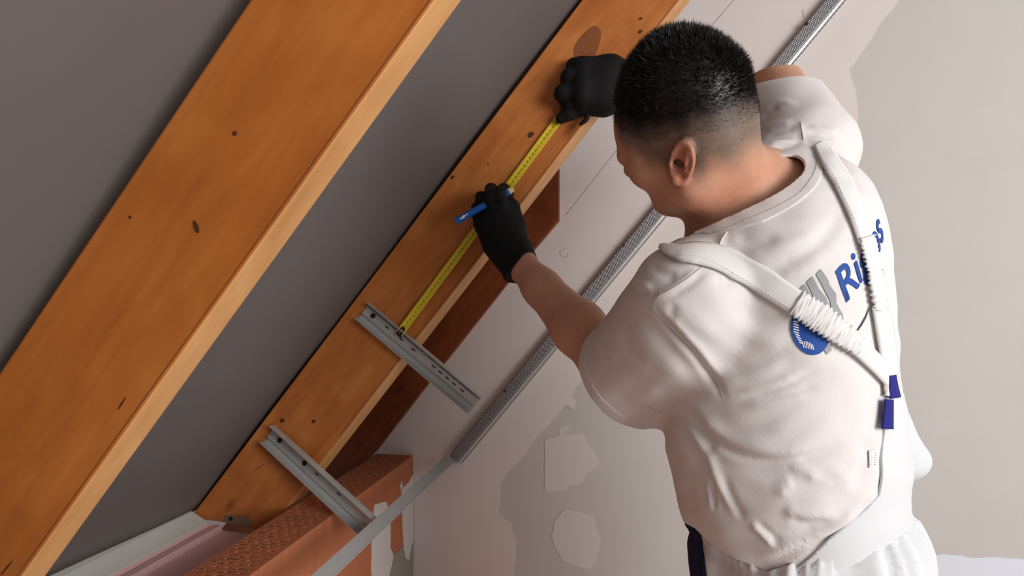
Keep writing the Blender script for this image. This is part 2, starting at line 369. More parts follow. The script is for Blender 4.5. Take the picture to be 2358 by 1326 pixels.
# insulation and white board behind the knee wall, under the rafter feet
zl = lambda px, py: onY(px, py, Y2)
yA = .60
P1, P2, P3, P4 = zl(447, 1176), zl(483, 1199), zl(512, 1203), zl(516, 1216)
def strip(name, sec, mat, label, cat):
    bm = bmesh.new(); prism(bm, [Vector((p[0], yA, p[1])) for p in sec], (0, Y2 - .006 - yA, 0)); return tag(bmobj(name, bm, mat), label, cat)
zf = P4.z - .012
strip('white_board', [(P1.x - .03, P1.z + .008), (P1.x, P1.z), (P2.x, P2.z), (P2.x, P2.z - .02), (P2.x, 0.5), (P1.x - .03, 0.5)], M['white_board'], 'white board sloping along the eaves below the grey underlay', 'board')
strip('insulation_board', [(P2.x + .001, P2.z - .003), (P2.x + .010, P2.z - .012), (P2.x + .014, P2.z - .006), (P3.x, P3.z - .004), (P3.x + .006, P3.z - .016), (XB - .004, zf), (XB - .004, .5), (P2.x + .001, .5)],
      M['pink'], 'pink insulation foam laid between white board and hollow bricks', 'insulation')
# steel plate nailed to the rafter foot
plate = tag(empty('nail_plate', onY(545, 1200, Y2 - .002)), 'small steel plate nailed to the foot of the measured rafter', 'plate')
bm = bmesh.new(); prism4(bm, [onY(a, b, Y2 - .0025) for a, b in [(517, 1187), (572, 1188), (580, 1214), (516, 1202)]], (0, .002, 0)); bmobj('sheet', bm, plain('rusty_zinc', srgb(140, 118, 104), .6, .4, noise=.2, scale=90), plate)
bm = bmesh.new(); disc(bm, onY(532, 1194, Y2 - .0025), (0, -1, 0), .0045, .002); bmobj('nail_head', bm, M['dark'], plate)

# ------------------------------------------------------------------ steel profiles
def profile(bm, A, B, e1, e2, sec, th=.0012):
    """open thin-walled section: sec is a polyline in (e1, e2) swept from A to B, with real sheet thickness"""
    A, B, e1, e2 = Vector(A), Vector(B), Vector(e1), Vector(e2); n = len(sec); nor = []
    for i in range(n):
        a = Vector(sec[max(i - 1, 0)]); b = Vector(sec[min(i + 1, n - 1)]); d = (b - a).normalized(); nor.append(Vector((-d.y, d.x)))
    pts = [Vector(s) for s in sec] + [Vector(s) + nr * th for s, nr in reversed(list(zip(sec, nor)))]
    r0 = [bm.verts.new(A + e1 * p.x + e2 * p.y) for p in pts]; r1 = [bm.verts.new(B + e1 * p.x + e2 * p.y) for p in pts]; m = len(pts)
    for i in range(m): bm.faces.new((r0[i], r0[(i + 1) % m], r1[(i + 1) % m], r1[i]))
    for i in range(n - 1):
        bm.faces.new((r0[i], r0[i + 1], r0[m - 2 - i], r0[m - 1 - i])); bm.faces.new((r1[i], r1[m - 1 - i], r1[m - 2 - i], r1[i + 1]))
# knurled track up the gable wall
ya = YG - .028
A, B = onY(1036, 1050, ya), onY(1036 + 866 * 1.5, 1050 - 1050 * 1.5, ya)
ax = (B - A).normalized(); nrm = Vector((0, -1, 0)); e1 = ax.cross(nrm).normalized()
if e1.x < 0: e1 = -e1
wdt = .0355
track = tag(empty('wall_track', A), 'long knurled steel track screwed up the slope of the gable wall', 'track')
MT = frame(A, ax, e1, ax.cross(e1))
bm = bmesh.new(); profile(bm, A, B, e1, nrm, [(-.004, -.026), (0, 0), (wdt * .62, .0008), (wdt * .68, -.002), (wdt, -.005), (wdt + .004, -.026)], -.0009); bmobj('channel', bm, M['knurl'], track, MT)
bm = bmesh.new(); prism4(bm, [A + e1 * (wdt * .84) + nrm * -.0030, B + e1 * (wdt * .84) + nrm * -.0030, B + e1 * (wdt * 1.0) + nrm * -.0042, A + e1 * (wdt * 1.0) + nrm * -.0042], nrm * .0006); bmobj('smooth_flange', bm, M['zinc'], track)
for px, py in ((1857, 55), (1436, 565), (1163, 900)):
    c = onY(px, py, ya - .001); bm = bmesh.new(); disc(bm, c + nrm * .0, nrm, .0045 if px > 1800 else .003, .0012); bmobj('screw', bm, M['dark'], track)
# smooth channel running out from the gable wall in front of the bricks
e1 = Vector((.74, 0, -.67)).normalized(); e2 = Vector((.67, 0, .74)).normalized()
A = onY(1031, 1045, YG - .035); B = A + Vector((0, -1.9, 0)); B.x += .02
rail = tag(empty('metal_rail', A), 'plain steel channel running in front of the hollow bricks', 'rail')
bm = bmesh.new(); profile(bm, A, B, e1, e2, [(.004, -.025), (0, 0), (.0225, 0), (.0235, -.0010), (.0245, 0), (.0285, 0), (.026, -.025)], -.001); bmobj('channel', bm, M['zinc_track'], rail)
# two cut lengths of slotted channel screwed across the measured rafter
def bracket(a, b, label, screws, slots, wd, lean=0):
    yb = Y2 - .012; A, B = onY(*a, yb), onY(*b, yb - lean); nrm = Vector((0, -1, 0)); ax = (B - A).normalized(); e1 = ax.cross(nrm).normalized()
    if e1.z < 0: e1 = -e1
    nrm = e1.cross(ax); nrm = nrm if nrm.y < 0 else -nrm
    root = tag(empty('metal_bracket', A), label, 'bracket', 'steel hangers screwed across the measured rafter')
    h = wd / 2; Mx = frame(A, ax, e1, ax.cross(e1))
    bm = bmesh.new()
    profile(bm, A, B, e1, nrm, [(-h, .012), (-h, 0), (-h * .93, -.0105), (-h * .42, -.0105), (-h * .34, -.004), (-h * .26, -.0105), (h * .45, -.0105), (h * .55, -.004), (h * .62, -.0105), (h * .95, -.0105), (h, 0), (h, .012)], .001)
    bmobj('channel', bm, M['zinc'], root, Mx)
    L = (B - A).length
    for t, r in screws:
        bm = bmesh.new(); disc(bm, A + ax * (L * t) + e1 * (h * .12) + nrm * -.0098, nrm, r, .003); bmobj('screw', bm, M['dark'], root)
    for t in slots:
        c = A + ax * (L * t) + e1 * (h * .12) + nrm * -.0093; bm = bmesh.new()
        prism4(bm, [c - ax * .005 - e1 * .0012, c + ax * .005 - e1 * .0012, c + ax * .005 + e1 * .0012, c - ax * .005 + e1 * .0012], nrm * .0006); bmobj('slot', bm, M['dark'], root)
    return root
bracket((835, 714), (1094, 932), 'upper steel hanger with the tape hooked on it', [(.075, .0055)], [.2, .33, .44, .62, .68, .74, .80, .87], .046)
bracket((616, 998), (852, 1215), 'lower steel hanger reaching down over the hollow bricks', [(.095, .0055), (.35, .0055)], [.47, .68], .046, .055)

# ------------------------------------------------------------------ the man: distance-field modelling (camera-aligned metres: x right, d ahead, z up)
def V3(*a): return np.array(a, float)
def smin(a, b, k):
    h = np.clip(.5 + .5 * (b - a) / k, 0, 1); return b + (a - b) * h - k * h * (1 - h)
def smax(a, b, k): return -smin(-a, -b, k)
def cone(p, a, b, ra, rb):
    a, b = np.asarray(a, float), np.asarray(b, float); ba = b - a
    h = np.clip(((p - a) @ ba) / (ba @ ba), 0, 1)
    return np.linalg.norm(p - a - h[:, None] * ba, axis=1) - (ra + (rb - ra) * h)
def ball(p, c, r): return np.linalg.norm(p - np.asarray(c, float), axis=1) - r
def ell(p, c, r, R=None):
    q = p - np.asarray(c, float)
    if R is not None: q = q @ R
    r = np.asarray(r, float); k0 = np.linalg.norm(q / r, axis=1); k1 = np.linalg.norm(q / (r * r), axis=1)
    return k0 * (k0 - 1) / np.maximum(k1, 1e-9)
def chain(p, pts, rs, k=.01):
    d = None
    for i in range(len(pts) - 1):
        c = cone(p, pts[i], pts[i + 1], rs[i], rs[i + 1]); d = c if d is None else smin(d, c, k)
    return d
def surface(fn, lo, hi, h):
    """naive surface nets over a block-sparse grid; returns vertices and triangles"""
    lo, hi = np.asarray(lo, float), np.asarray(hi, float); B = 6
    nb = np.ceil((hi - lo) / (h * B)).astype(int); n = nb * B
    ii = np.stack(np.meshgrid(*[np.arange(k) for k in nb], indexing='ij'), -1).reshape(-1, 3)
    cen = lo + (ii + .5) * B * h; cv = fn(cen)
    G = np.repeat(np.repeat(np.repeat(cv.reshape(nb).astype(np.float32), B, 0), B, 1), B, 2)
    act = ii[np.abs(cv) < h * B * 1.5]
    loc = np.stack(np.meshgrid(*[np.arange(B)] * 3, indexing='ij'), -1).reshape(-1, 3)
    for s in range(0, len(act), 1500):
        idx = (act[s:s + 1500, None, :] * B + loc[None]).reshape(-1, 3)
        G[idx[:, 0], idx[:, 1], idx[:, 2]] = fn(lo + idx * h)
    G[0] = G[-1] = 1; G[:, 0] = G[:, -1] = 1; G[:, :, 0] = G[:, :, -1] = 1
    Sg = G < 0; cnt = np.zeros(n - 1, np.int8)
    cs = [(i, j, k) for i in (0, 1) for j in (0, 1) for k in (0, 1)]
    sl = lambda A, c: A[c[0]:n[0] - 1 + c[0], c[1]:n[1] - 1 + c[1], c[2]:n[2] - 1 + c[2]]
    for c in cs: cnt += sl(Sg, c)
    cells = np.argwhere((cnt > 0) & (cnt < 8)); cid = -np.ones(n - 1, np.int64); cid[tuple(cells.T)] = np.arange(len(cells))
    vals = {c: G[tuple((cells + c).T)] for c in cs}
    P = np.zeros((len(cells), 3)); W = np.zeros(len(cells))
    for a in cs:
        for ax in range(3):
            if a[ax]: continue
            b = list(a); b[ax] = 1; b = tuple(b); va, vb = vals[a], vals[b]; x = (va < 0) != (vb < 0)
            t = np.where(x, va / np.where(va == vb, 1, va - vb), 0)
            q = np.tile(np.array(a, float), (len(cells), 1)); q[:, ax] += t; P += q * x[:, None]; W += x
    P = lo + (cells + P / W[:, None]) * h
    T = []
    for ax in range(3):
        b, c = (ax + 1) % 3, (ax + 2) % 3
        a0 = [slice(1, None)] * 3; a1 = [slice(1, None)] * 3; a0[ax] = slice(0, -1); a1[ax] = slice(1, None)
        s0, s1 = Sg[tuple(a0)], Sg[tuple(a1)]
        e = np.argwhere(s0 != s1)
        off = np.ones(3, int); off[ax] = 0; g = e + off
        ok = np.all(g < np.array(n) - 1, axis=1); g = g[ok]; e = e[ok]
        flip = s0[tuple(e.T)]
        db = np.zeros(3, int); db[b] = 1; dc = np.zeros(3, int); dc[c] = 1
        q = np.stack([cid[tuple((g - db - dc).T)], cid[tuple((g - dc).T)], cid[tuple(g.T)], cid[tuple((g - db).T)]], 1)
        q[~flip] = q[~flip][:, ::-1]
        T += [q[:, [0, 1, 2]], q[:, [0, 2, 3]]]
    return P, np.concatenate(T)
def vnormals(P, T):
    fn = np.cross(P[T[:, 1]] - P[T[:, 0]], P[T[:, 2]] - P[T[:, 0]]); N = np.zeros_like(P)
    for k in range(3): np.add.at(N, T[:, k], fn)
    return N / np.maximum(np.linalg.norm(N, axis=1, keepdims=True), 1e-12)
def relax(P, T, it=2, lam=.5):
    E = np.unique(np.sort(np.concatenate([T[:, [0, 1]], T[:, [1, 2]], T[:, [2, 0]]]), 1), axis=0)
    for _ in range(it):
        A = np.zeros_like(P); c = np.zeros(len(P))
        np.add.at(A, E[:, 0], P[E[:, 1]]); np.add.at(A, E[:, 1], P[E[:, 0]]); np.add.at(c, E[:, 0], 1); np.add.at(c, E[:, 1], 1)
        P = P * (1 - lam) + A / np.maximum(c, 1)[:, None] * lam
    return P
def clip(P, T, g):
    """keep the part of the surface where g < 0, cutting triangles exactly along g = 0"""
    ins = g < 0; k = ins[T].sum(1); out = [T[k == 3]]; P = list(map(tuple, P)); ed = {}; new = []
    def cut(a, b):
        key = (min(a, b), max(a, b))
        if key not in ed:
            t = g[a] / (g[a] - g[b]); ed[key] = len(P); P.append(tuple(np.array(P[a]) * (1 - t) + np.array(P[b]) * t))
        return ed[key]
    for t in T[(k > 0) & (k < 3)]:
        poly = []
        for i in range(3):
            a, b = int(t[i]), int(t[(i + 1) % 3])
            if ins[a]: poly.append(a)
            if ins[a] != ins[b]: poly.append(cut(a, b))
        for i in range(1, len(poly) - 1): new.append((poly[0], poly[i], poly[i + 1]))
    if new: out.append(np.array(new))
    T = np.concatenate(out); P = np.array(P); used = np.unique(T); m = -np.ones(len(P), int); m[used] = np.arange(len(used))
    return P[used], m[T]
def px_of(P): return CX + FPX * P[:, 0] / P[:, 1], HY - FPX * P[:, 2] / P[:, 1]
def skin_mesh(name, P, T, mat, parent, thick=0, col=None):
    Wd = c2w(P); me = bpy.data.meshes.new(name)
    me.vertices.add(len(Wd)); me.vertices.foreach_set('co', Wd.ravel().astype(np.float32))
    me.loops.add(len(T) * 3); me.loops.foreach_set('vertex_index', T.ravel().astype(np.int32))
    me.polygons.add(len(T)); me.polygons.foreach_set('loop_start', np.arange(0, len(T) * 3, 3, dtype=np.int32))
    me.polygons.foreach_set('loop_total', np.full(len(T), 3, np.int32)); me.update(); me.validate()
    me.polygons.foreach_set('use_smooth', [True] * len(me.polygons))
    if col is not None:
        ca = me.color_attributes.new('tint', 'FLOAT_COLOR', 'POINT'); ca.data.foreach_set('color', np.concatenate([col, np.ones((len(col), 1))], 1).ravel().astype(np.float32))
    o = link(name, me, mat, parent)
    if thick:
        md = o.modifiers.new('thick', 'SOLIDIFY'); md.thickness = thick; md.offset = -1
    return o
def hit(bvh, px, py):
    v = np.array([(px - CX) / FPX, 1.0, -(py - HY) / FPX]); v /= np.linalg.norm(v)
    h = bvh.ray_cast(Vector((0, 0, 0)), Vector(v)); return (np.array(h[0]), np.array(h[1])) if h[0] else (None, None)
def spline(pts, n):
    """Catmull-Rom through 2D/3D points"""
    p = np.asarray(pts, float); p = np.vstack([2 * p[0] - p[1], p, 2 * p[-1] - p[-2]]); out = []
    m = len(p) - 3
    for t in np.linspace(0, m - 1e-6, n):
        i = int(t); f = t - i; a, b, c, d = p[i:i + 4]
        out.append(.5 * ((2 * b) + (c - a) * f + (2 * a - 5 * b + 4 * c - d) * f * f + (3 * b - a - 3 * c + d) * f ** 3))
    return np.array(out)

AL = math.radians(55)                                   # the man is turned this far to the left of straight ahead
LF = V3(-math.cos(AL), -math.sin(AL), 0)                # his left
FW = V3(-math.sin(AL), math.cos(AL), 0)                 # his front
# torso as a stack of ellipses: image row, left and right extent there, depth of the axis
TOR = [(350, 1740, 1930, .95), (400, 1680, 1985, .94), (440, 1630, 2008, .935), (480, 1595, 2026, .93), (540, 1560, 2040, .925), (600, 1545, 2048, .925), (700, 1535, 2054, .93), (800, 1530, 2060, .94), (900, 1525, 2066, .945), (980, 1527, 2078, .95),
       (1060, 1540, 2084, .95), (1140, 1556, 2080, .95), (1200, 1576, 2082, .95), (1260, 1600, 2090, .95), (1340, 1610, 2100, .95)]
def stack(p, tab, ra=1.35, grow=0.0, e=2.3):
    zs = np.array([-(y - HY) / FPX * d for y, a, b, d in tab])[::-1]
    cx = np.array([((a + b) / 2 - CX) / FPX * d for y, a, b, d in tab])[::-1]; cd = np.array([d for *_, d in tab])[::-1]
    hx = np.array([(b - a) / 2 / FPX * d for y, a, b, d in tab])[::-1]
    z = p[:, 2]; c0, c1, h = np.interp(z, zs, cx), np.interp(z, zs, cd), np.interp(z, zs, hx) + grow
    q0, q1 = p[:, 0] - c0, p[:, 1] - c1
    u, v = q0 * LF[0] + q1 * LF[1], q0 * FW[0] + q1 * FW[1]
    b = h / math.sqrt((ra * LF[0]) ** 2 + FW[0] ** 2); a = ra * b
    r = (np.abs(u / a) ** e + np.abs(v / b) ** e) ** (1 / e)
    d = (r - 1) * np.minimum(a, b) * .85
    return smax(smax(d, z - zs[-1], .06), zs[0] - z, .02)

# joints
NECK = cp(1752, 470, .915)
LSH, LEL, LWR = cp(1575, 695, .845), cp(1398, 832, 1.06), cp(1197, 606, 1.235)
RSH, REL, RWR = cp(1845, 345, 1.05), cp(1776, 152, 1.22), cp(1440, 200, 1.285)
# head frame
hp, hr = math.radians(5), math.radians(24)
AH = math.radians(42)
f0 = V3(-math.sin(AH), math.cos(AH), 0); l0 = V3(-math.cos(AH), -math.sin(AH), 0); u0 = V3(0, 0, 1)
hf = f0 * math.cos(hp) - u0 * math.sin(hp); hu = u0 * math.cos(hp) + f0 * math.sin(hp)
hl, hu = l0 * math.cos(hr) - hu * math.sin(hr), hu * math.cos(hr) + l0 * math.sin(hr)   # tipped towards his left shoulder
HR = np.stack([hl, hf, hu], 1); HO = cp(1600, 343, .83); HS = .99
def to_head(p): return (p - HO) @ HR / HS
def head_pt(l, f, u): return HO + HR @ (np.array([l, f, u]) * HS)
def ear(q, s):
    e = V3(s * .0765, -.022, -.002); t = math.radians(30); fl = math.radians(-3)
    up = V3(0, -math.sin(t), math.cos(t)); bk = V3(s * math.sin(fl), -math.cos(fl) * math.cos(t), -math.cos(fl) * math.sin(t)); ou = np.cross(up, bk) * (1 if s > 0 else 1)
    if ou[0] * s < 0: ou = -ou
    r = (q - e) / .82; a, b, c = r @ bk, r @ up, r @ ou
    bb = np.where(b > -.006, b, b * .92)
    rim = np.sqrt((np.sqrt((a / .0175) ** 2 + (bb / .030) ** 2) - 1) ** 2 * .0225 ** 2 + c ** 2) - .0042
    plate = np.sqrt((np.maximum(np.sqrt((a / .0165) ** 2 + (bb / .029) ** 2) - 1, 0) * .02) ** 2 + (c + .004) ** 2) - .0032
    anti = cone(r, bk * .006 + up * .017 + ou * .001, bk * .007 - up * .012 + ou * .001, .0035, .004)
    lobe = ell(r, up * -.029 - bk * .004 + ou * .0005, (.0085, .0085, .010))
    trag = ball(r, -bk * .013 - up * .006 + ou * .004, .0055)
    d = smin(smin(rim, plate, .003), smin(anti, smin(lobe, trag, .004), .004), .004)
    hole = cone(r, -bk * .006 - up * .002 + ou * .006, -bk * .012 - up * .003 - ou * .012, .0062, .004)
    bowl = ell(r, -bk * .003 - up * .006 + ou * .003, (.009, .009, .012))
    return smax(d, -smin(hole, bowl, .003), .002) * .82
def head_sdf(p):
    q = to_head(p)
    d = ell(q, (0, .004, .046), (.075, .0905, .094))
    d = smin(d, ell(q, (0, .044, .034), (.064, .051, .060)), .02)
    d = smin(d, ell(q, (0, -.038, .03), (.066, .046, .065)), .02)
    d = smin(d, ell(q, (0, .034, -.012), (.055, .052, .052)), .025)
    for s in (-1, 1):
        d = smin(d, ball(q, (s * .050, .050, -.004), .020), .02)
        d = smin(d, cone(q, (s * .052, -.006, -.034), (s * .014, .058, -.058), .017, .015), .022)
        d = smin(d, cone(q, (s * .012, .093, .020), (s * .046, .078, .022), .009, .009), .012)
        d = smax(d, -ball(q, (s * .032, .104, .002), .014), .012)
        d = smin(d, ball(q, (s * .031, .082, .001), .0125), .003)
    d = smin(d, ball(q, (0, .060, -.062), .018), .018)
    d = smin(d, cone(q, (0, .092, .012), (0, .094, -.022), .008, .009), .008)
    for s in (-1, 1): d = smin(d, ball(q, (s * .010, .086, -.026), .007), .006)
    d = smin(d, ell(q, (0, .073, -.044), (.021, .011, .006)), .004); d = smin(d, ell(q, (0, .072, -.052), (.018, .011, .006)), .004)
    d = smin(d * HS, cone(p, head_pt(0, -.014, -.012), NECK, .052, .063), .03)
    d = smin(d, cone(p, head_pt(.022, .0, -.045), NECK + FW * .052 + LF * .03, .03, .04), .03)
    for s in (-1, 1): d = smin(d, ear(q, s) * HS, .006)
    return d
def arm_sdf(p):
    mid = (LEL + LWR) / 2
    d = chain(p, [LSH, LEL * .5 + LSH * .5, LEL], [.052, .050, .043], .02)
    fm = LEL + (LWR - LEL) * .33 + V3(.006, 0, -.004)
    d = smin(d, chain(p, [LEL, fm, LEL + (LWR - LEL) * .72, LWR, LWR + (LWR - LEL) * .12], [.043, .047, .034, .028, .027], .02), .02)
    fr = REL + (RWR - REL) * .33
    e = chain(p, [RSH, REL * .5 + RSH * .5, REL], [.050, .048, .043], .02)
    e = smin(e, chain(p, [REL, fr, REL + (RWR - REL) * .72, RWR], [.043, .044, .034, .028], .02), .02)
    return np.minimum(d, e)
def body_sdf(p):
    d = head_sdf(p)
    t = stack(p, TOR, grow=-.028)
    t = smin(t, cone(p, NECK, LSH + V3(.03, .03, .0), .056, .050), .05); t = smin(t, cone(p, NECK, RSH, .056, .048), .05)
    d = smin(d, t, .035)
    return smin(d, arm_sdf(p), .02)

person = tag(empty('person', Vector((0, 0, 0))), 'man in white t-shirt, white dungarees and black gloves, seen from behind, leaning to the rafter', 'person')
person.location = Vector(c2w(cp(1850, 1000, .95)))[:2] + (0,)

# ---- skin
P, T = surface(body_sdf, cp(1120, 1345, .95) * V3(0, 0, 1) + V3(-.13, .62, 0), V3(.68, 1.40, .40), .0028)
P = relax(P, T, 1, .4)
q = to_head(P); N = vnormals(P, T)
base_c = np.array(srgb(206, 154, 126)[:3]); red_c = np.array(srgb(196, 112, 88)[:3]); stub_c = np.array(srgb(106, 97, 88)[:3]); dark_c = np.array(srgb(34, 28, 26)[:3])
sst = lambda a, b, x: (lambda t: t * t * (3 - 2 * t))(np.clip((x - a) / (b - a), 0, 1))
col = np.tile(base_c, (len(P), 1))
hd = head_sdf(P)
isH = (hd < .004) & (P[:, 2] > -.2)
red = np.exp(-(((q[:, 0] - .078) / .02) ** 2 + ((q[:, 1] + .02) / .028) ** 2 + ((q[:, 2] + .004) / .036) ** 2)) * .6 + .35 * np.exp(-((q[:, 2] + .09) / .04) ** 2) * (q[:, 1] < .0)
red = np.clip(red, 0, 1) * isH
col = col * (1 - red[:, None]) + red_c * red[:, None]
# cropped sides: hair shade rises from the nape and the temples to the crown
wob = .006 * np.sin(q[:, 1] * 90) * np.sin(q[:, 0] * 70 + 1) + .004 * np.sin(q[:, 1] * 210 + 2)
line = np.where(q[:, 1] < 0, -.045 + .0 * q[:, 1], -.045 + 1.15 * q[:, 1])
front = sst(.086, .070, q[:, 1] + .25 * np.maximum(0, .05 - q[:, 2]))
st = sst(0, .045, q[:, 2] - line + wob) * front * isH
dk = sst(.020, .066, q[:, 2] - .16 * q[:, 1] - .58 * np.maximum(0, q[:, 1] - .02) + wob) * front * isH
rng = np.random.default_rng(3)
spk = 1 - .25 * rng.random(len(P)) * st
notear = np.clip(1 - 3 * np.exp(-(((np.abs(q[:, 0]) - .083) / .008) ** 2 + ((q[:, 1] + .026) / .02) ** 2 + ((q[:, 2] + .004) / .032) ** 2)), 0, 1)
st, dk = st * notear, dk * notear
col = col * (1 - .84 * st[:, None]) + stub_c * .84 * st[:, None]
col = (col * (1 - dk[:, None]) + dark_c * dk[:, None]) * spk[:, None]
bw = np.exp(-((q[:, 2] - .021 - .1 * np.abs(q[:, 0])) / .005) ** 2) * (q[:, 1] > .06) * (np.abs(q[:, 0]) > .012) * (np.abs(q[:, 0]) < .052) * isH
col = col * (1 - .75 * bw[:, None]) + dark_c * .75 * bw[:, None]
lp = np.exp(-(((q[:, 2] + .048) / .008) ** 2 + (q[:, 0] / .022) ** 2)) * (q[:, 1] > .078) * isH
col = col * (1 - .5 * lp[:, None]) + np.array(srgb(170, 84, 76)[:3]) * .5 * lp[:, None]
m, Nn, L, b = newmat('skin', .52, 0, .35)
at = Nn.new('ShaderNodeAttribute'); at.attribute_name = 'tint'
nz = Nn.new('ShaderNodeTexNoise'); nz.inputs['Scale'].default_value = 55; nz.inputs['Detail'].default_value = 4
hs = Nn.new('ShaderNodeHueSaturation'); mr = Nn.new('ShaderNodeMapRange'); mr.inputs['To Min'].default_value = .86; mr.inputs['To Max'].default_value = 1.12
L.new(nz.outputs['Fac'], mr.inputs['Value']); L.new(mr.outputs[0], hs.inputs['Value']); L.new(at.outputs['Color'], hs.inputs['Color']); L.new(hs.outputs[0], b.inputs['Base Color'])
b.inputs['Subsurface Weight'].default_value = .12; b.inputs['Subsurface Radius'].default_value = (.012, .005, .003); b.inputs['Subsurface Scale'].default_value = .5
bp = Nn.new('ShaderNodeBump'); bp.inputs['Strength'].default_value = .08; bp.inputs['Distance'].default_value = .001; L.new(nz.outputs['Fac'], bp.inputs['Height']); L.new(bp.outputs[0], b.inputs['Normal'])
body = skin_mesh('body', P, T, m, person, col=col)
bodyT = (P, T)

# ---- hair: a close cap plus thousands of short strands
mh, Nn, L, b = newmat('dark_hair', .45, 0, .5); b.inputs['Base Color'].default_value = srgb(30, 25, 23)
def hair_sdf(p):
    q = to_head(p)
    d = ell(q, (0, .004, .046), (.075, .0905, .094)); d = smin(d, ell(q, (0, .044, .034), (.064, .051, .060)), .02); d = smin(d, ell(q, (0, -.038, .03), (.066, .046, .065)), .02)
    h = q[:, 2] - .16 * q[:, 1] - .58 * np.maximum(0, q[:, 1] - .02)
    t = .017 * sst(.050, .115, h) * (1 - .4 * sst(.02, .085, -q[:, 1])) * (1 - .85 * sst(-.02, .07, q[:, 1]))
    return smax(smax(d - t + .0015, .050 - h, .004), q[:, 1] - .090 - .15 * (q[:, 2] - .09), .012) * HS
hP, hT = surface(hair_sdf, HO - .2, HO + .2, .003)
hairo = skin_mesh('hair', hP, hT, mh, person)
rng = np.random.default_rng(7)
def strands(n, src, w, ln, mask, lift):
    P, T = src; N = vnormals(P, T); q = to_head(P); ids = np.flatnonzero(mask(q)); k = rng.choice(ids, n)
    a = P[k] + rng.normal(0, .0012, (n, 3)); qq = q[k]
    sweep = HR @ np.array([0, .5, .25])
    d = N[k] * lift + sweep * .55 + rng.normal(0, .28, (n, 3)); d /= np.linalg.norm(d, axis=1, keepdims=True)
    L_ = ln(qq)[:, None] * rng.uniform(.6, 1.15, (n, 1))
    s = np.cross(d, rng.normal(0, 1, (n, 3))); s /= np.linalg.norm(s, axis=1, keepdims=True)
    v = np.concatenate([a - s * w - N[k] * .002, a + s * w - N[k] * .002, a + d * L_])
    t = np.stack([np.arange(n), np.arange(n) + n, np.arange(n) + 2 * n], 1); return v, t
sv, stt = strands(26000, (hP, hT), .0006, lambda q: .004 + .006 * sst(.05, .1, q[:, 2] - .16 * q[:, 1]), lambda q: q[:, 2] > .052 + .16 * q[:, 1] + .58 * np.maximum(0, q[:, 1] - .02), 1.0)
tv, ttt = strands(9000, bodyT, .00030, lambda q: .002 + .005 * sst(.02, .075, q[:, 2]), lambda q: (q[:, 2] > .030 + .16 * q[:, 1] + .58 * np.maximum(0, q[:, 1] - .02)) & (q[:, 2] < .075 + .16 * q[:, 1]) & (q[:, 1] < .07) & (np.linalg.norm(q, axis=1) < .16), .8)
so = skin_mesh('hair_strands', np.concatenate([sv, tv]), np.concatenate([stt, ttt + len(sv)]), mh, hairo); so['kind'] = 'stuff'

# ---- t-shirt
M['shirt'] = plain('white_cotton', srgb(226, 221, 219), .88, noise=.02, scale=300, bump=.12)
M['overall'] = plain('white_drill', srgb(218, 220, 222), .85, noise=.02, scale=260, bump=.1)
M['strap'] = plain('white_webbing', srgb(228, 226, 224), .85, noise=.02, scale=300, bump=.1)
M['navy'] = plain('navy_cloth', srgb(30, 28, 120), .8, noise=.1, scale=200, bump=.1)
M['navy_dark'] = plain('dark_navy_cloth', srgb(22, 24, 62), .85, noise=.1, scale=200, bump=.1)
LS0, LSM = cp(1592, 692, .825), cp(1442, 864, 1.0)
RS0, RSM = cp(1858, 345, 1.05), cp(1788, 226, 1.165)
lax = (LEL - LSH) / np.linalg.norm(LEL - LSH); rax = (RSM - RS0) / np.linalg.norm(RSM - RS0)
lax = (lax + .35 * V3(-.75, 0, -.55)); lax /= np.linalg.norm(lax)
def shirt_sdf(p):
    t = stack(p, TOR)
    t = smin(t, cone(p, NECK - V3(0, 0, .01), LSH + V3(.035, .03, .012), .066, .070), .05)
    t = smin(t, cone(p, NECK - V3(0, 0, .01), RSH + V3(-.0, 0, -.01), .066, .066), .05)
    t = smin(t, cone(p, cp(2040, 925, 1.0), cp(2088, 1056, 1.0), .016, .030), .03)
    ls = chain(p, [LS0, LSM, LSM + (LSM - LS0) * .25], [.080, .079, .078], .02)
    ls = smin(ls, cone(p, LS0 + V3(.0, .02, -.05), cp(1530, 905, .95), .060, .048), .03)
    t = smin(t, ls, .016)
    rs = chain(p, [RS0, RSM, RSM + rax * .05], [.080, .073, .071], .02)
    return smin(t, rs, .035)
def fold_field(P, N, folds):
    x, y = px_of(P); dsp = np.zeros(len(P)); face = np.clip(-(N * (P / np.linalg.norm(P, axis=1, keepdims=True))).sum(1) * 4, 0, 1)
    for pts, h, wd in folds:
        c = spline(pts, max(12, 6 * len(pts))); best = np.full(len(P), 1e9); tt = np.zeros(len(P))
        lo, hi = c.min(0) - 3 * wd, c.max(0) + 3 * wd; m = (x > lo[0]) & (x < hi[0]) & (y > lo[1]) & (y < hi[1]); I = np.flatnonzero(m)
        if not len(I): continue
        q = np.stack([x[I], y[I]], 1); bb = np.full(len(I), 1e9); bt = np.zeros(len(I))
        for k in range(len(c) - 1):
            a, ba = c[k], c[k + 1] - c[k]; t = np.clip(((q - a) @ ba) / (ba @ ba + 1e-9), 0, 1); d = np.linalg.norm(q - a - t[:, None] * ba, axis=1)
            u = d < bb; bb[u] = d[u]; bt[u] = (k + t[u]) / (len(c) - 1)
        dsp[I] += h * .001 * np.exp(-(bb / wd) ** 2) * np.clip(np.sin(np.pi * bt) * 1.5, 0, 1) ** 1.3
    return dsp * face
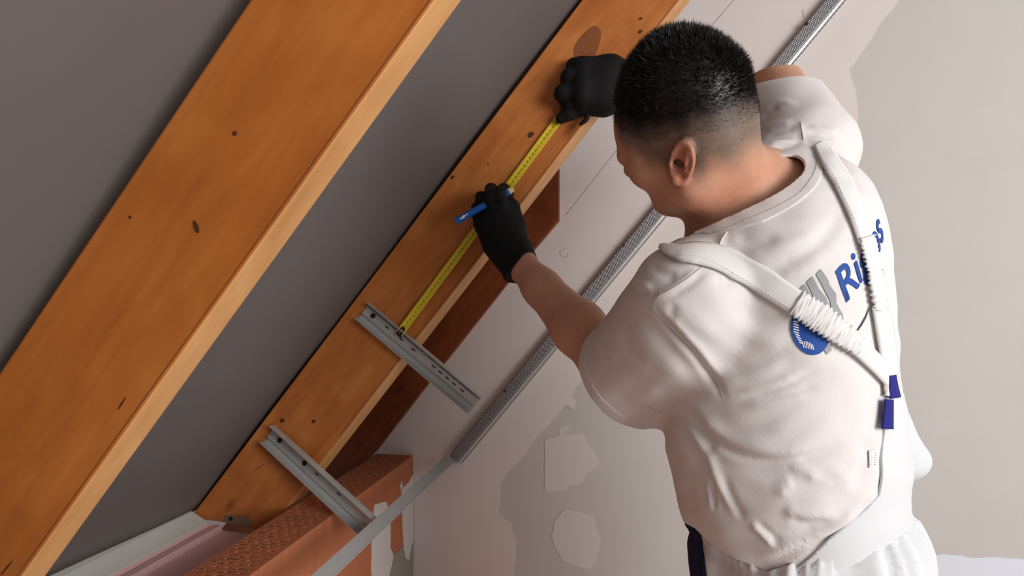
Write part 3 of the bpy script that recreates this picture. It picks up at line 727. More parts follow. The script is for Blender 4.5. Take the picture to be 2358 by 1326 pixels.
FOLDS = [
 # long drape fold across the lower back, with the roll of cloth above it
 ([(1575, 935), (1600, 968), (1632, 1004), (1690, 1042), (1762, 1060), (1832, 1058), (1900, 1042), (1990, 1008)], -7.5, 9),
 ([(1590, 925), (1625, 975), (1690, 1018), (1762, 1036), (1840, 1034), (1920, 1012)], 5, 17),
 ([(1600, 1010), (1660, 1060), (1740, 1085), (1830, 1085), (1900, 1075)], -3, 14),
 ([(1545, 960), (1570, 1030), (1600, 1090)], 4, 12), ([(1569, 955), (1605, 1010), (1634, 1055), (1650, 1095), (1680, 1160), (1708, 1203)], 5, 7), ([(1585, 950), (1622, 1010), (1640, 1050)], -5, 9),
 ([(1662, 1090), (1690, 1160), (1716, 1200)], -4, 7), ([(1628, 1100), (1634, 1140), (1638, 1178)], 3.5, 4), ([(1640, 1100), (1645, 1140), (1647, 1176)], -3, 4),
 ([(1648, 1120), (1652, 1150), (1652, 1178)], 2.5, 3), ([(1575, 1110), (1590, 1150), (1612, 1180)], -3, 12),
 ([(1727, 1202), (1755, 1228), (1786, 1260)], 4.5, 5), ([(1738, 1198), (1770, 1228), (1800, 1256)], -3, 6),
 ([(1815, 1076), (1862, 1088), (1872, 1112)], 3.5, 11), ([(1880, 1080), (1915, 1100), (1925, 1120)], -2, 12),
 ([(1805, 1165), (1830, 1182), (1880, 1186), (1935, 1178)], 5, 11), ([(1815, 1192), (1860, 1204), (1920, 1200)], -4, 9), ([(1800, 1150), (1806, 1120), (1830, 1110)], 3, 12),
 ([(1735, 1284), (1800, 1262), (1870, 1240), (1912, 1222), (1960, 1180), (2000, 1130)], 5, 8), ([(1770, 1295), (1840, 1262), (1915, 1236), (1975, 1190)], -5, 7), ([(1760, 1240), (1830, 1228), (1890, 1214)], -3, 10),
 ([(2002, 1000), (1990, 1080), (1960, 1140)], -4, 12), ([(2008, 880), (2012, 960), (2005, 1010)], -3, 12),
 # creases below the shoulder blade
 ([(1700, 914), (1760, 902), (1806, 888), (1860, 862), (1892, 845)], -4, 4), ([(1734, 921), (1800, 910), (1850, 898), (1884, 886)], -3.5, 4), ([(1690, 902), (1770, 888), (1850, 855)], 3, 7), ([(1700, 935), (1790, 925), (1880, 905)], 3, 8),
 ([(1640, 850), (1720, 838), (1790, 812), (1830, 780)], -2.5, 12), ([(1630, 770), (1680, 730), (1760, 700)], -2, 14), ([(1650, 880), (1740, 860), (1820, 830)], 2.5, 12),
 ([(1600, 985), (1700, 985), (1800, 960), (1920, 940)], -1.5, 14), ([(1760, 1000), (1850, 990), (1950, 960)], 1.5, 14),
 # between the straps
 ([(1760, 610), (1820, 598), (1880, 565), (1920, 520), (1936, 470)], -4.5, 14), ([(1700, 590), (1760, 578), (1840, 555), (1895, 510)], 3, 14), ([(1790, 640), (1850, 622), (1905, 590)], 2, 14), ([(1690, 545), (1740, 560), (1800, 545)], -2.5, 12),
 # shoulder seam and sleeve
 ([(1672, 535), (1662, 552), (1655, 572)], 2.5, 5), ([(1619, 612), (1592, 634), (1566, 652), (1540, 668), (1517, 682), (1506, 704)], 3.5, 6), ([(1626, 622), (1600, 645), (1574, 663), (1530, 690)], -3, 6),
 ([(1500, 706), (1535, 748), (1566, 780), (1600, 815), (1624, 848), (1650, 885), (1672, 924)], -9, 8), ([(1470, 700), (1500, 750), (1540, 800), (1580, 845), (1620, 890)], -5, 16), ([(1524, 716), (1562, 758), (1614, 816), (1657, 876)], 5, 9),
 ([(1450, 640), (1475, 655), (1505, 664)], 4, 6), ([(1445, 655), (1470, 672), (1498, 680)], -3, 6), ([(1490, 610), (1530, 630), (1560, 640)], -3, 9), ([(1560, 590), (1580, 605), (1610, 608)], 2, 8),
 ([(1405, 745), (1430, 810), (1470, 845), (1510, 855)], 2, 10), ([(1425, 750), (1450, 800), (1490, 830)], -2, 10), ([(1500, 905), (1560, 905), (1640, 918)], -3, 10), ([(1470, 940), (1530, 935), (1600, 938)], 2.5, 9),
 ([(1640, 640), (1670, 652), (1690, 640)], -3, 8), ([(1560, 700), (1545, 720), (1556, 740)], -3, 8),
 # right sleeve
 ([(1752, 262), (1775, 243), (1800, 235), (1840, 240)], 3, 5), ([(1754, 275), (1772, 256), (1796, 246)], -3.5, 5), ([(1756, 300), (1790, 285), (1830, 282)], 3, 6), ([(1760, 318), (1800, 300), (1838, 292)], -3, 6),
 ([(1765, 340), (1800, 326), (1842, 318)], 3, 5), ([(1775, 352), (1810, 340), (1848, 330)], -3, 5), ([(1858, 300), (1890, 308), (1925, 318)], -3.5, 5), ([(1860, 292), (1895, 300), (1930, 308)], 3, 5),
 ([(1862, 325), (1895, 338), (1930, 342)], 3, 5), ([(1842, 280), (1847, 305), (1852, 340)], 2.5, 3), ([(1915, 360), (1935, 390), (1960, 440)], -2.5, 9), ([(1950, 370), (1985, 430), (2010, 500)], 2.5, 10), ([(1990, 560), (2005, 620), (2030, 690)], -2, 9)]
P, T = surface(shirt_sdf, V3(.10, .62, -.52), V3(.70, 1.36, .36), .0033)
P = relax(P, T, 2, .5); N = vnormals(P, T)
raw = (P.copy(), T.copy())
P = P + N * fold_field(P, N, [(a_, b_ * .85, c_ * 1.25 + 1) for a_, b_, c_ in FOLDS])[:, None]
P = relax(P, T, 1, .5)
x, y = px_of(P)
wr = .0009 * np.sin(x * .045 + 1.7 * np.sin(y * .02)) * np.sin(y * .055 + 1.3 * np.sin(x * .017)) + .0006 * np.sin(x * .021 - y * .043 + 2 * np.sin(y * .013))
P = P + N * wr[:, None]
bodyB = BVHTree.FromPolygons([tuple(v) for v in bodyT[0]], [tuple(int(i) for i in t) for t in bodyT[1]])
# neck opening: the neckline runs round the nape
COLL = spline([(1560, 556), (1606, 533), (1662, 508), (1742, 471), (1800, 440), (1836, 413), (1852, 391), (1850, 371), (1832, 359), (1800, 360), (1770, 366), (1730, 374)], 140)
def cdist(P):
    """signed distance in metres from the neckline, positive on the head's side"""
    x, y = px_of(P); q = np.stack([x, y], 1); best = np.full(len(P), 1e9); sg = np.ones(len(P))
    I = np.flatnonzero((np.linalg.norm(P - NECK, axis=1) < .22)); 
    bb = np.full(len(I), 1e9); ss = np.ones(len(I))
    for k in range(len(COLL) - 1):
        a, ba = COLL[k], COLL[k + 1] - COLL[k]; r = q[I] - a; t = np.clip((r @ ba) / (ba @ ba), 0, 1); d = np.linalg.norm(r - t[:, None] * ba, axis=1)
        cr = ba[0] * r[:, 1] - ba[1] * r[:, 0]; u = d < bb; bb[u] = d[u]; ss[u] = np.where(cr[u] < 0, 1, -1)
    out = np.full(len(P), -1.0); out[I] = bb * ss * P[I, 1] / FPX
    return out
def gneck(P):
    return np.minimum(np.minimum(cdist(P), .99 - P[:, 1]), .17 - np.linalg.norm(P - NECK, axis=1))
def gslv(P, c, ax, r=.16): return np.minimum((P - c) @ ax, r - np.linalg.norm(P - c, axis=1))
LC, RC = LSM + lax * .004, RSM + rax * .0
raxc = rax + .25 * V3(-.3, .2, 1); raxc /= np.linalg.norm(raxc)
hem_x = [1400, 1560, 1600, 1640, 1700, 1760, 1800, 2400]; hem_y = [1190, 1196, 1216, 1256, 1290, 1312, 1345, 1345]
def ghem(P):
    x, y = px_of(P); return (y - np.interp(x, hem_x, hem_y)) * .0006
P1_, T1_ = clip(P, T, gneck(P)); P1_, T1_ = clip(P1_, T1_, gslv(P1_, LC, lax)); P1_, T1_ = clip(P1_, T1_, gslv(P1_, RC, raxc)); P1_, T1_ = clip(P1_, T1_, ghem(P1_))
shirt = skin_mesh('tshirt', P1_, T1_, M['shirt'], person, thick=.0022)
shirt['label'] = 'loose white cotton t-shirt with blue and grey print on the back'
SB = BVHTree.FromPolygons([tuple(v) for v in P1_], [tuple(int(i) for i in t) for t in T1_])
def band(name, g, wd, off, mat=None, extra=None):
    """a strip of the shirt next to an opening, slightly raised like a sewn band"""
    a, t = clip(P, T, extra(P)) if extra else (P, T)
    a, t = clip(a, t, g(a)); nrm_ = vnormals(a, t); a2, t2 = a, t
    gg = -(g(a) + wd); keep = np.linalg.norm(a - a, axis=1) if False else gg
    P2 = a + nrm_ * off; a2, t2 = clip(P2, t, keep)
    return skin_mesh(name, a2, t2, mat or M['shirt'], shirt, thick=.0025)
def lim(g, c, r): return lambda P: np.where(np.linalg.norm(P - c, axis=1) < r, g(P), -1.0)
band('collar', lambda P: np.clip(cdist(P), -.08, .08), .0225, .0016, None, lambda P: np.maximum(np.maximum(np.linalg.norm(P - NECK, axis=1) - .165, P[:, 1] - .985), (1600 - px_of(P)[0]) * .0006))
band('sleeve_hem', lim(lambda P: (P - LC) @ lax, LC, .135), .020, .0009); band('sleeve_hem', lim(lambda P: (P - RC) @ raxc, RC, .12), .016, .0009)
def surf_pt(px, py, B=None, off=0.0):
    B = B or SB
    for k in range(40):
        a, n = hit(B, px - k * .7, py)
        if a is not None: return a + n * off
    return cp(px, py, .95)
def seam(name, pts, r=.0005, off=.0006, parent=None, mat=None, n=40, dash=False):
    c = spline(pts, n); W3 = [Vector(c2w(surf_pt(*q, off=off))) for q in c]; bm = bmesh.new()
    if dash:
        for i in range(0, len(W3) - 1, 2): tube(bm, [W3[i], W3[i + 1]], r, 4)
    else: tube(bm, W3, r, 5)
    o = bmobj(name, bm, mat or M['shirt'], parent or shirt, smooth=True)
    if dash: o['kind'] = 'stuff'
    return o
M['thread'] = plain('thread', srgb(196, 188, 186), .9)
seam('stitching', [(1608, 556), (1690, 520), (1770, 486), (1838, 448), (1870, 408), (1880, 376), (1872, 360)], .0005, .0022, mat=M['thread'], n=160, dash=True)
seam('stitching', [(1392, 790), (1412, 840), (1444, 894), (1484, 930), (1526, 950)], .0004, .0014, n=110, dash=True, mat=M['thread'])
seam('seam', [(1619, 612), (1592, 634), (1566, 652), (1540, 668), (1517, 682), (1506, 708), (1535, 748), (1566, 780), (1600, 815), (1624, 848), (1650, 885), (1666, 916)], .0007, .0002, mat=M['thread'], n=60)
seam('seam', [(1843, 280), (1847, 305), (1852, 340)], .0006, .0003, mat=M['thread'], n=16)
seam('seam', [(1674, 534), (1662, 552), (1655, 572)], .0008, .0006, n=16)

# ---- dungarees
TORP = [(1120, 1580, 2072, .95), (1150, 1585, 2078, .95), (1190, 1588, 2102, .95), (1240, 1592, 2124, .95), (1326, 1602, 2140, .95), (1440, 1606, 2152, .95), (1620, 1612, 2150, .95)]
HIPZ = -(1560 - HY) / FPX * .95
hc = cp(1875, 1560, .95); FL, FR = hc + LF * .10 + FW * .03, hc - LF * .10 - FW * .02
def pants_sdf(p):
    t = stack(p, TORP, ra=1.3)
    for f, k in ((FL, 1), (FR, -1)):
        an = V3(f[0], f[1], -CAMZ + .06) + LF * .02 * k; kn = (f * .5 + an * .5) + FW * .02; kn[2] = (f[2] + an[2]) / 2 + .02
        t = smin(t, chain(p, [f, kn, an], [.105, .082, .070], .04), .05)
    return t
P, T = surface(pants_sdf, V3(.08, .55, -1.395), V3(.85, 1.36, -.24), .0055)
P = relax(P, T, 2, .5); N = vnormals(P, T)
def wz(P):
    x, y = px_of(P); return (np.interp(x, [1500, 1600, 1640, 1700, 1740, 1765, 1840, 1912, 2000, 2080, 2300], [1120, 1190, 1232, 1266, 1286, 1312, 1296, 1270, 1212, 1158, 1020]) - y) * P[:, 1] / FPX
g = wz(P); x, y = px_of(P); ang = np.arctan2(P[:, 1] - .95, P[:, 0] - .44)
run = np.clip(-g, 0, 1)
dsp = .0042 * np.sin(ang * 74 + 2 * np.sin(ang * 13)) * np.exp(-(run / .022) ** 2) + .0062 * np.sin(ang * 26 + 1.4 * np.sin(ang * 9) + 6 * run) * np.exp(-((run - .075) / .07) ** 2) - .004 * np.exp(-((run - .026) / .008) ** 2) + .004 * np.exp(-((run - .012) / .011) ** 2)
dsp += .014 * np.clip(-(N * (P / np.linalg.norm(P, axis=1, keepdims=True))).sum(1) * 1.6, 0, 1) * sst(1735, 1800, x) * np.exp(-(run / .14) ** 2) * (P[:, 2] > -.6)
dsp += .003 * np.sin(P[:, 2] * 40 + ang * 3) * (P[:, 2] < -.7)
P = P + N * dsp[:, None]
pp, pt = clip(P, T, g); pp, pt = clip(pp, pt, (-CAMZ + .035) - pp[:, 2])
pants = skin_mesh('dungarees', pp, pt, M['overall'], person, thick=.003)
pants['label'] = 'white dungarees with gathered waist and ruched elastic straps'
PB = BVHTree.FromPolygons([tuple(v) for v in pp], [tuple(int(i) for i in t) for t in pt])
# navy front panel, seen as a sliver below the shirt
N2 = vnormals(pp, pt); x, y = px_of(pp); gx = (x - np.interp(y, [1200, 1240, 1326, 1500], [1606, 1617, 1628, 1640])) * .0006
gx = np.where((pp - cp(1870, 1300, .95)) @ FW > -.02, gx, 1.0)
a, t = clip(pp + N2 * .0015, pt, gx)
if len(t):
    o = skin_mesh('front_panel', a, t, M['navy_dark'], pants, thick=.002); o['label'] = 'dark navy front panel'
# white back panel rising to the strap loops
bib_y = [900, 915, 985, 1044, 1092, 1140, 1171, 1208, 1236, 1301, 1345]; bib_x = [2036, 2032, 2031, 2029, 2026, 2020, 1994, 1950, 1912, 1840, 1765]
Pr, Tr = raw; Nr = vnormals(Pr, Tr); x, y = px_of(Pr)
Pb = Pr + Nr * (.0030 + .0012 * np.sin(y * .05 + x * .02) * 1)[:, None]
gb = np.maximum(np.interp(y, bib_y, bib_x) - x, (905 - y)) * .0006
gb = np.maximum(gb, (y - np.interp(x, [1765, 1912, 2000, 2080], [1350, 1325, 1280, 1225])) * .0006); gb = np.maximum(gb, (Pr - cp(1870, 1100, .95)) @ FW - .07)
a, t = clip(Pb, Tr, gb)
o = skin_mesh('back_panel', a, t, M['overall'], pants, thick=.003)
BBk = BVHTree.FromPolygons([tuple(v) for v in a], [tuple(int(i) for i in q_) for q_ in t])
# straps
def strap(name, pts, wds, parent, mat, ruche=None, off=.003, n=90, th=.0022, B=None, across=7):
    c = spline(pts, n); wd = np.interp(np.linspace(0, 1, n), np.linspace(0, 1, len(wds)), wds); d = np.gradient(c, axis=0); d /= np.linalg.norm(d, axis=1, keepdims=True); nr = np.stack([-d[:, 1], d[:, 0]], 1)
    rng = np.random.default_rng(11); V = []; ph = np.cumsum(rng.uniform(.75, 1.35, n)) * (1.15 if ruche else 0)
    for i in range(n):
        s_ = (.5 + .09 * math.sin(ph[i] * 1.0 + 1)) if ruche else .5
        for k in range(across):
            f = k / (across - 1) - .5
            e = c[i] + nr[i] * wd[i] * f * (s_ * 2)
            o = off + .0012 * math.cos(f * math.pi)
            if ruche: o += ruche * (.55 + .45 * math.sin(ph[i] * 1.9 + 1.2 * math.sin(f * 7 + i * .4))) + .0009 * rng.normal()
            V.append(surf_pt(e[0], e[1], B, o))
    V = np.array(V).reshape(n, across, 3)
    ker = 1 if ruche else 3
    for _ in range(ker):
        V[1:-1] = V[1:-1] * .5 + (V[:-2] + V[2:]) * .25
    V = V.reshape(-1, 3)
    F = [(i * across + k, i * across + k + 1, (i + 1) * across + k + 1, (i + 1) * across + k) for i in range(n - 1) for k in range(across - 1)]
    o = link(name, mesh(name, c2w(V), F, True), mat, parent)
    md = o.modifiers.new('thick', 'SOLIDIFY'); md.thickness = th; md.offset = 1 if False else 0
    return o
s1 = strap('strap', [(1524, 572), (1540, 580), (1566, 586), (1604, 588), (1660, 599), (1710, 621), (1757, 647), (1842, 704)], [14, 24, 36, 48, 58, 64, 66, 56], pants, M['strap'], off=.0045)
strap('elastic', [(1832, 697), (1880, 729), (1925, 764), (1972, 801)], [56, 60, 52, 40], s1, M['strap'], ruche=.0045, off=.004, n=80)
strap('strap_end', [(1966, 797), (2000, 829), (2026, 856), (2044, 884), (2040, 912)], [40, 40, 38, 32, 26], s1, M['strap'], off=.006, n=40)
s2 = strap('strap', [(1884, 336), (1893, 350), (1915, 389), (1939, 428), (1967, 496), (1986, 556)], [30, 36, 40, 42, 36, 32], pants, M['strap'], off=.0045)
strap('elastic', [(1984, 548), (1998, 600), (2008, 650), (2017, 712)], [32, 34, 34, 30], s2, M['strap'], ruche=.0045, off=.004, n=80)
strap('strap_end', [(2016, 705), (2026, 750), (2034, 800), (2041, 850), (2043, 900)], [34, 38, 38, 36, 30], s2, M['strap'], off=.005, n=40)
for pg in ([(2039, 862), (2042, 890), (2046, 915)], [(2032, 918), (2031, 950), (2029, 987)]):
    strap('strap_loop', pg, [16, 20, 24] if pg[0][0] > 2035 else [18, 20, 24], pants, M['navy'], off=.0075, n=16, th=.002)
for line in ([(1562, 596), (1611, 600), (1660, 622), (1755, 672), (1836, 724)], ):
    seam('stitching', line, .0004, .0062, parent=s1, mat=M['thread'], n=120, dash=True)
seam('stitching', [(1897, 384), (1922, 430), (1954, 500), (1972, 552)], .0004, .0062, parent=s2, mat=M['thread'], n=90, dash=True)

# ---- print on the back of the shirt
M['ink_blue'] = plain('blue_ink', srgb(20, 72, 156), .7, noise=.04, scale=90); M['ink_grey'] = plain('grey_ink', srgb(156, 158, 160), .7, noise=.04, scale=90)
M['ink_dark'] = plain('dark_ink', srgb(70, 70, 76), .7); M['ink_white'] = plain('white_ink', srgb(236, 236, 238), .75, noise=.02)
def text_geo(s, size=1.0, bold=0.0, shear=0.0):
    cu = bpy.data.curves.new('lettering', 'FONT'); cu.body = s; cu.size = size; cu.offset = bold; cu.shear = shear; cu.resolution_u = 3
    o = bpy.data.objects.new('lettering', cu); COL.objects.link(o)
    dg = bpy.context.evaluated_depsgraph_get(); me = bpy.data.meshes.new_from_object(o.evaluated_get(dg))
    bpy.data.objects.remove(o); bpy.data.curves.remove(cu); return me
# local frame of the print: letters rise towards the neck, the line of text wraps round the back
q0, n0 = hit(SB, 1900, 690); q1, n1 = hit(SB, 2020, 585)
if q1 is None: q1, n1 = hit(SB, 2005, 590)
DN = n0 + n1; DN /= np.linalg.norm(DN)
def decal(name, bm, O2, U2, V2, mat, lift=.0012, cuts=2, DN=DN):
    """print bm (flat, x/y) onto the shirt: O2 is where its origin lies, U2/V2 the pixel images of its axes near there"""
    for _ in range(cuts):
        ed = [e for e in bm.edges if e.calc_length() > .12]
        if ed: bmesh.ops.subdivide_edges(bm, edges=ed, cuts=1, use_grid_fill=False)
    bmesh.ops.triangulate(bm, faces=bm.faces)
    pl = surf_pt(*O2)
    def on(px, py):      # tangent plane through pl
        v = np.array([(px - CX) / FPX, 1.0, -(py - HY) / FPX]); return v * ((pl @ DN) / (v @ DN))
    U3 = (on(O2[0] + U2[0] * .2, O2[1] + U2[1] * .2) - on(*O2)) * 5; V3_ = (on(O2[0] + V2[0] * .2, O2[1] + V2[1] * .2) - on(*O2)) * 5
    for v in bm.verts:
        q = pl + U3 * v.co.x + V3_ * v.co.y; h = SB.ray_cast(Vector(q + DN * .12), Vector(-DN))
        h = h if h[0] else SB.find_nearest(Vector(q)); q = np.array(h[0]) + np.array(h[1]) * lift
        v.co = Vector(c2w(q))
    me = bpy.data.meshes.new(name); bm.to_mesh(me); bm.free(); me.polygons.foreach_set('use_smooth', [True] * len(me.polygons))
    return link(name, me, mat, shirt)
def poly_bm(polys):
    bm = bmesh.new()
    for p in polys:
        vs = [bm.verts.new((a, b, 0)) for a, b in p]
        for t in tessellate_polygon([[Vector((a, b, 0)) for a, b in p]]): bm.faces.new([vs[i] for i in t])
    return bm
OW = (1943, 700)     # foot of the R; the axes: along the line of text, and up the letters
UT, VT = (62, -78), (-31, -66)
bm = bmesh.new(); me = text_geo('Rigips', 1.38, .018, 0.12); bm.from_mesh(me)
bmesh.ops.remove_doubles(bm, verts=bm.verts, dist=1e-5)
mxx = max(v.co.x for v in bm.verts)
for v in bm.verts: v.co.x *= 2.2 / mxx
decal('printed_word', bm, OW, UT, VT, M['ink_blue'])
def img_poly(name, polys, mat, lift):      # shapes measured on the photo, laid on along the cloth's own normal
    o_ = np.mean([np.mean(np.array(q), 0) for q in polys], 0); A_ = np.array([UT, VT]).T; inv = np.linalg.inv(A_); loc = [[tuple(inv @ (np.array(q) - o_)) for q in p] for p in polys]
    n_ = hit(SB, *o_)[1]; v_ = -surf_pt(*o_); n_ = n_ * .6 + .4 * v_ / np.linalg.norm(v_); n_ /= np.linalg.norm(n_)
    return decal(name, poly_bm(loc), o_, UT, VT, mat, lift, 3, n_)
zz = lambda L_: [(1800 + a / 3.9, 500 + b / 3.9) for a, b in L_]
img_poly('printed_stripe', [zz([(150, 652), (205, 600), (250, 680), (290, 752), (230, 755)])], M['ink_grey'], .0010)
img_poly('printed_stripe', [zz([(220, 583), (275, 530), (330, 640), (400, 720), (430, 790), (300, 765), (262, 672)])], M['ink_grey'], .0010)
img_poly('printed_stripe', [zz([(290, 512), (335, 465), (408, 572), (414, 600), (486, 688), (490, 770), (520, 820), (556, 870), (562, 930), (585, 985), (604, 1080), (560, 1040), (500, 930), (445, 900), (436, 800), (430, 752), (370, 650)])], M['ink_grey'], .0010)
img_poly('printed_stripe', [zz([(345, 1140), (390, 1120), (455, 1190), (400, 1235)])], M['ink_grey'], .0010)
gx0, gy0 = 1866, 757
glo = [(gx0 + 47 * math.cos(k * .2618) * (1 if True else 1) + 6 * math.sin(k * .2618), gy0 + 60 * math.sin(k * .2618)) for k in range(24)]
img_poly('printed_globe', [glo], M['ink_blue'], .0016)
lines = []
for k in range(9):
    yy = 736 + k * 6.2; x0 = 1826 + max(0, (k - 4)) * 3.2; x1 = x0 + 13 - abs(k - 3) * .9
    lines.append([(x0, yy), (x1, yy + 4), (x1, yy + 7), (x0, yy + 3)])
for k in range(7):
    xx = 1845 + k * 3.9; lines.append([(xx, 786 + k * 1.2 - 3 * math.sin(k * .5)), (xx + 2, 786 + k * 1.2 - 3 * math.sin(k * .5)), (xx + 5, 800 + k * .9), (xx + 3, 800 + k * .9)])
for k in range(4): lines.append([(1886 + k * 4, 704 + k * 4), (1888 + k * 4, 703 + k * 4), (1891 + k * 4.5, 713 + k * 4), (1889 + k * 4.5, 714 + k * 4)])
img_poly('globe_hatching', lines[:9], M['ink_white'], .0022)['kind'] = 'stuff'; img_poly('globe_hatching', lines[9:16], M['ink_white'], .0022)['kind'] = 'stuff'; img_poly('globe_hatching', lines[16:], M['ink_white'], .0022)['kind'] = 'stuff'
img_poly('printed_line', [zz([(606, 1070), (700, 960), (760, 880), (796, 815), (802, 826), (770, 895), (712, 972), (614, 1078)])], M['ink_dark'], .0012)
# care label sewn to the dungarees' edge
bm = poly_bm([[(1998, 1036), (2016, 1034), (2018, 1074), (1999, 1076)]])
for v in bm.verts: v.co = Vector(c2w(surf_pt(v.co.x, v.co.y, BBk if False else SB, .002)))
lab = bmobj('care_label', bm, M['ink_white'], pants)
md = lab.modifiers.new('thick', 'SOLIDIFY'); md.thickness = .0006
bm = bmesh.new()
for k in range(6):
    for sgn, wdth in ((0, 2.2), (1, 3.0)):
        xx = 2001 + sgn * 8; yy = 1040 + k * 5.6
        vs = [bm.verts.new(Vector(c2w(surf_pt(xx + a, yy + b, SB, .0028)))) for a, b in ((0, 0), (wdth * 1.6, -.3), (wdth * 1.6, 2.2), (0, 2.4))]; bm.faces.new(vs)
bmobj('care_print', bm, M['thread'], lab)['kind'] = 'stuff'

# ---- shoes
for f, k in ((FL, 1), (FR, -1)):
    an = V3(f[0], f[1], -CAMZ) + LF * .02 * k
    def shoe_sdf(p, an=an):
        d = smin(cone(p, an + V3(0, 0, .045) - FW * .05, an + V3(0, 0, .040) + FW * .13, .044, .042), cone(p, an + V3(0, 0, .05), an + V3(0, 0, .10), .045, .048), .03)
        return np.maximum(d, -(p[:, 2] + CAMZ - .001))
    a, t = surface(shoe_sdf, an + V3(-.26, -.26, -.02), an + V3(.26, .26, .2), .006)
    skin_mesh('work_shoe', a, t, M['navy_dark'], person)

# ---- gloves
mg, Nn, L, b = newmat('black_knit', .75, 0, .3)
tc = Nn.new('ShaderNodeTexCoord'); nz = Nn.new('ShaderNodeTexNoise'); nz.inputs['Scale'].default_value = 500; L.new(tc.outputs['Object'], nz.inputs['Vector'])
r = ramp(Nn, [(.3, srgb(5, 4, 5)), (.7, srgb(17, 16, 18))]); L.new(nz.outputs['Fac'], r.inputs[0]); L.new(r.outputs[0], b.inputs['Base Color'])
bp = Nn.new('ShaderNodeBump'); bp.inputs['Strength'].default_value = .4; bp.inputs['Distance'].default_value = .001; L.new(nz.outputs['Fac'], bp.inputs['Height']); L.new(bp.outputs[0], b.inputs['Normal'])
def C(*L_): return [cp(*a) for a in L_]
def glove_left(p):
    d = chain(p, C((1200, 612, 1.232), (1186, 585, 1.25), (1172, 530, 1.278), (1156, 482, 1.285)), [.031, .032, .030, .024], .02)
    d = smin(d, chain(p, C((1182, 600, 1.24), (1150, 560, 1.268), (1122, 515, 1.287)), [.030, .030, .027], .02), .025)
    d = smin(d, chain(p, C((1175, 570, 1.255), (1140, 510, 1.278)), [.03, .030], .02), .025)
    for f, rr in (((( 1157, 480, 1.272), (1148, 449, 1.254), (1160, 436, 1.288), (1172, 446, 1.318)), .0125), (((1137, 482, 1.270), (1128, 452, 1.256), (1131, 436, 1.296), (1144, 444, 1.325)), .0128),
                  (((1119, 494, 1.276), (1108, 470, 1.280), (1108, 454, 1.310), (1122, 456, 1.332)), .0120), (((1106, 512, 1.286), (1098, 490, 1.293), (1098, 478, 1.318), (1110, 478, 1.335)), .0108)):
        d = smin(d, chain(p, C(*f), [rr * 1.15, rr * 1.05, rr * .95, rr * .85], .006), .006)
    d = smin(d, chain(p, C((1190, 560, 1.262), (1192, 515, 1.276), (1182, 476, 1.285), (1168, 455, 1.296)), [.019, .0145, .0125, .011], .006), .010)
    return d
def cuff_left(p):
    ax = (LEL - LWR) / np.linalg.norm(LEL - LWR); c = LWR - ax * .022
    d = cone(p, c, LWR + ax * .030, .0335, .0385); d = smin(d, ell(p, cp(1172, 628, 1.225), (.012, .016, .020)), .012)
    inner = cone(p, c - ax * .05, LWR + ax * .08, .029, .0345)
    return np.maximum(np.maximum(d, (p - LWR) @ ax - .012 - .010 * np.sin((p @ np.cross(ax, V3(0, 1, 0))) * 60)), -inner)
def glove_right(p):
    d = chain(p, C((1450, 195, 1.285), (1405, 165, 1.278), (1345, 158, 1.272)), [.034, .030, .024], .02)
    d = smin(d, chain(p, C((1450, 198, 1.285), (1400, 198, 1.275), (1345, 196, 1.266)), [.034, .032, .026], .02), .02)
    d = smin(d, chain(p, C((1440, 212, 1.285), (1395, 226, 1.278), (1345, 226, 1.270)), [.034, .030, .024], .02), .02)
    for f, rr in ((((1348, 155, 1.272), (1332, 152, 1.274), (1322, 152, 1.297), (1336, 158, 1.312)), .0165), (((1345, 178, 1.266), (1312, 177, 1.272), (1308, 180, 1.298), (1324, 184, 1.310)), .0165),
                  (((1342, 208, 1.266), (1297, 213, 1.276), (1294, 216, 1.298), (1312, 218, 1.308)), .0165), (((1345, 232, 1.270), (1314, 238, 1.284), (1306, 240, 1.300), (1322, 240, 1.309)), .0140)):
        d = smin(d, chain(p, C(*f), [rr * 1.1, rr, rr * .95, rr * .85], .006), .006)
    d = smin(d, chain(p, C((1385, 245, 1.285), (1340, 250, 1.290), (1310, 262, 1.294), (1292, 272, 1.299)), [.020, .0155, .0135, .0115], .006), .010)
    return smin(d, ball(p, cp(1392, 244, 1.285), .016), .012)
a, t = surface(glove_left, cp(1080, 660, 1.27) * V3(1, 0, 1) + V3(0, 1.15, 0), cp(1245, 405, 1.27) * V3(1, 0, 1) + V3(0, 1.37, 0), .0018)
gl = skin_mesh('glove', relax(a, t, 1, .4), t, mg, person); gl['label'] = 'black knitted glove on his left hand, gripping the blue pencil'
a, t = surface(cuff_left, LWR - .09, LWR + .09, .0018)
skin_mesh('glove_cuff', relax(a, t, 1, .4), t, mg, gl)
a, t = surface(glove_right, cp(1255, 310, 1.28) * V3(1, 0, 1) + V3(0, 1.18, 0), cp(1500, 100, 1.28) * V3(1, 0, 1) + V3(0, 1.36, 0), .0018)
gr = skin_mesh('glove', relax(a, t, 1, .4), t, mg, person); gr['label'] = 'black knitted glove on his right hand, pressing the tape to the rafter'
bm = bmesh.new(); tube(bm, [Vector(c2w(q)) for q in spline(C((1362, 250, 1.285), (1353, 264, 1.284), (1351, 274, 1.284), (1342, 282, 1.286), (1335, 288, 1.288)), 14)], [.005] * 10 + [.0045, .004, .0035, .003], 8)
bmobj('pull_tab', bm, mg, gr, smooth=True)

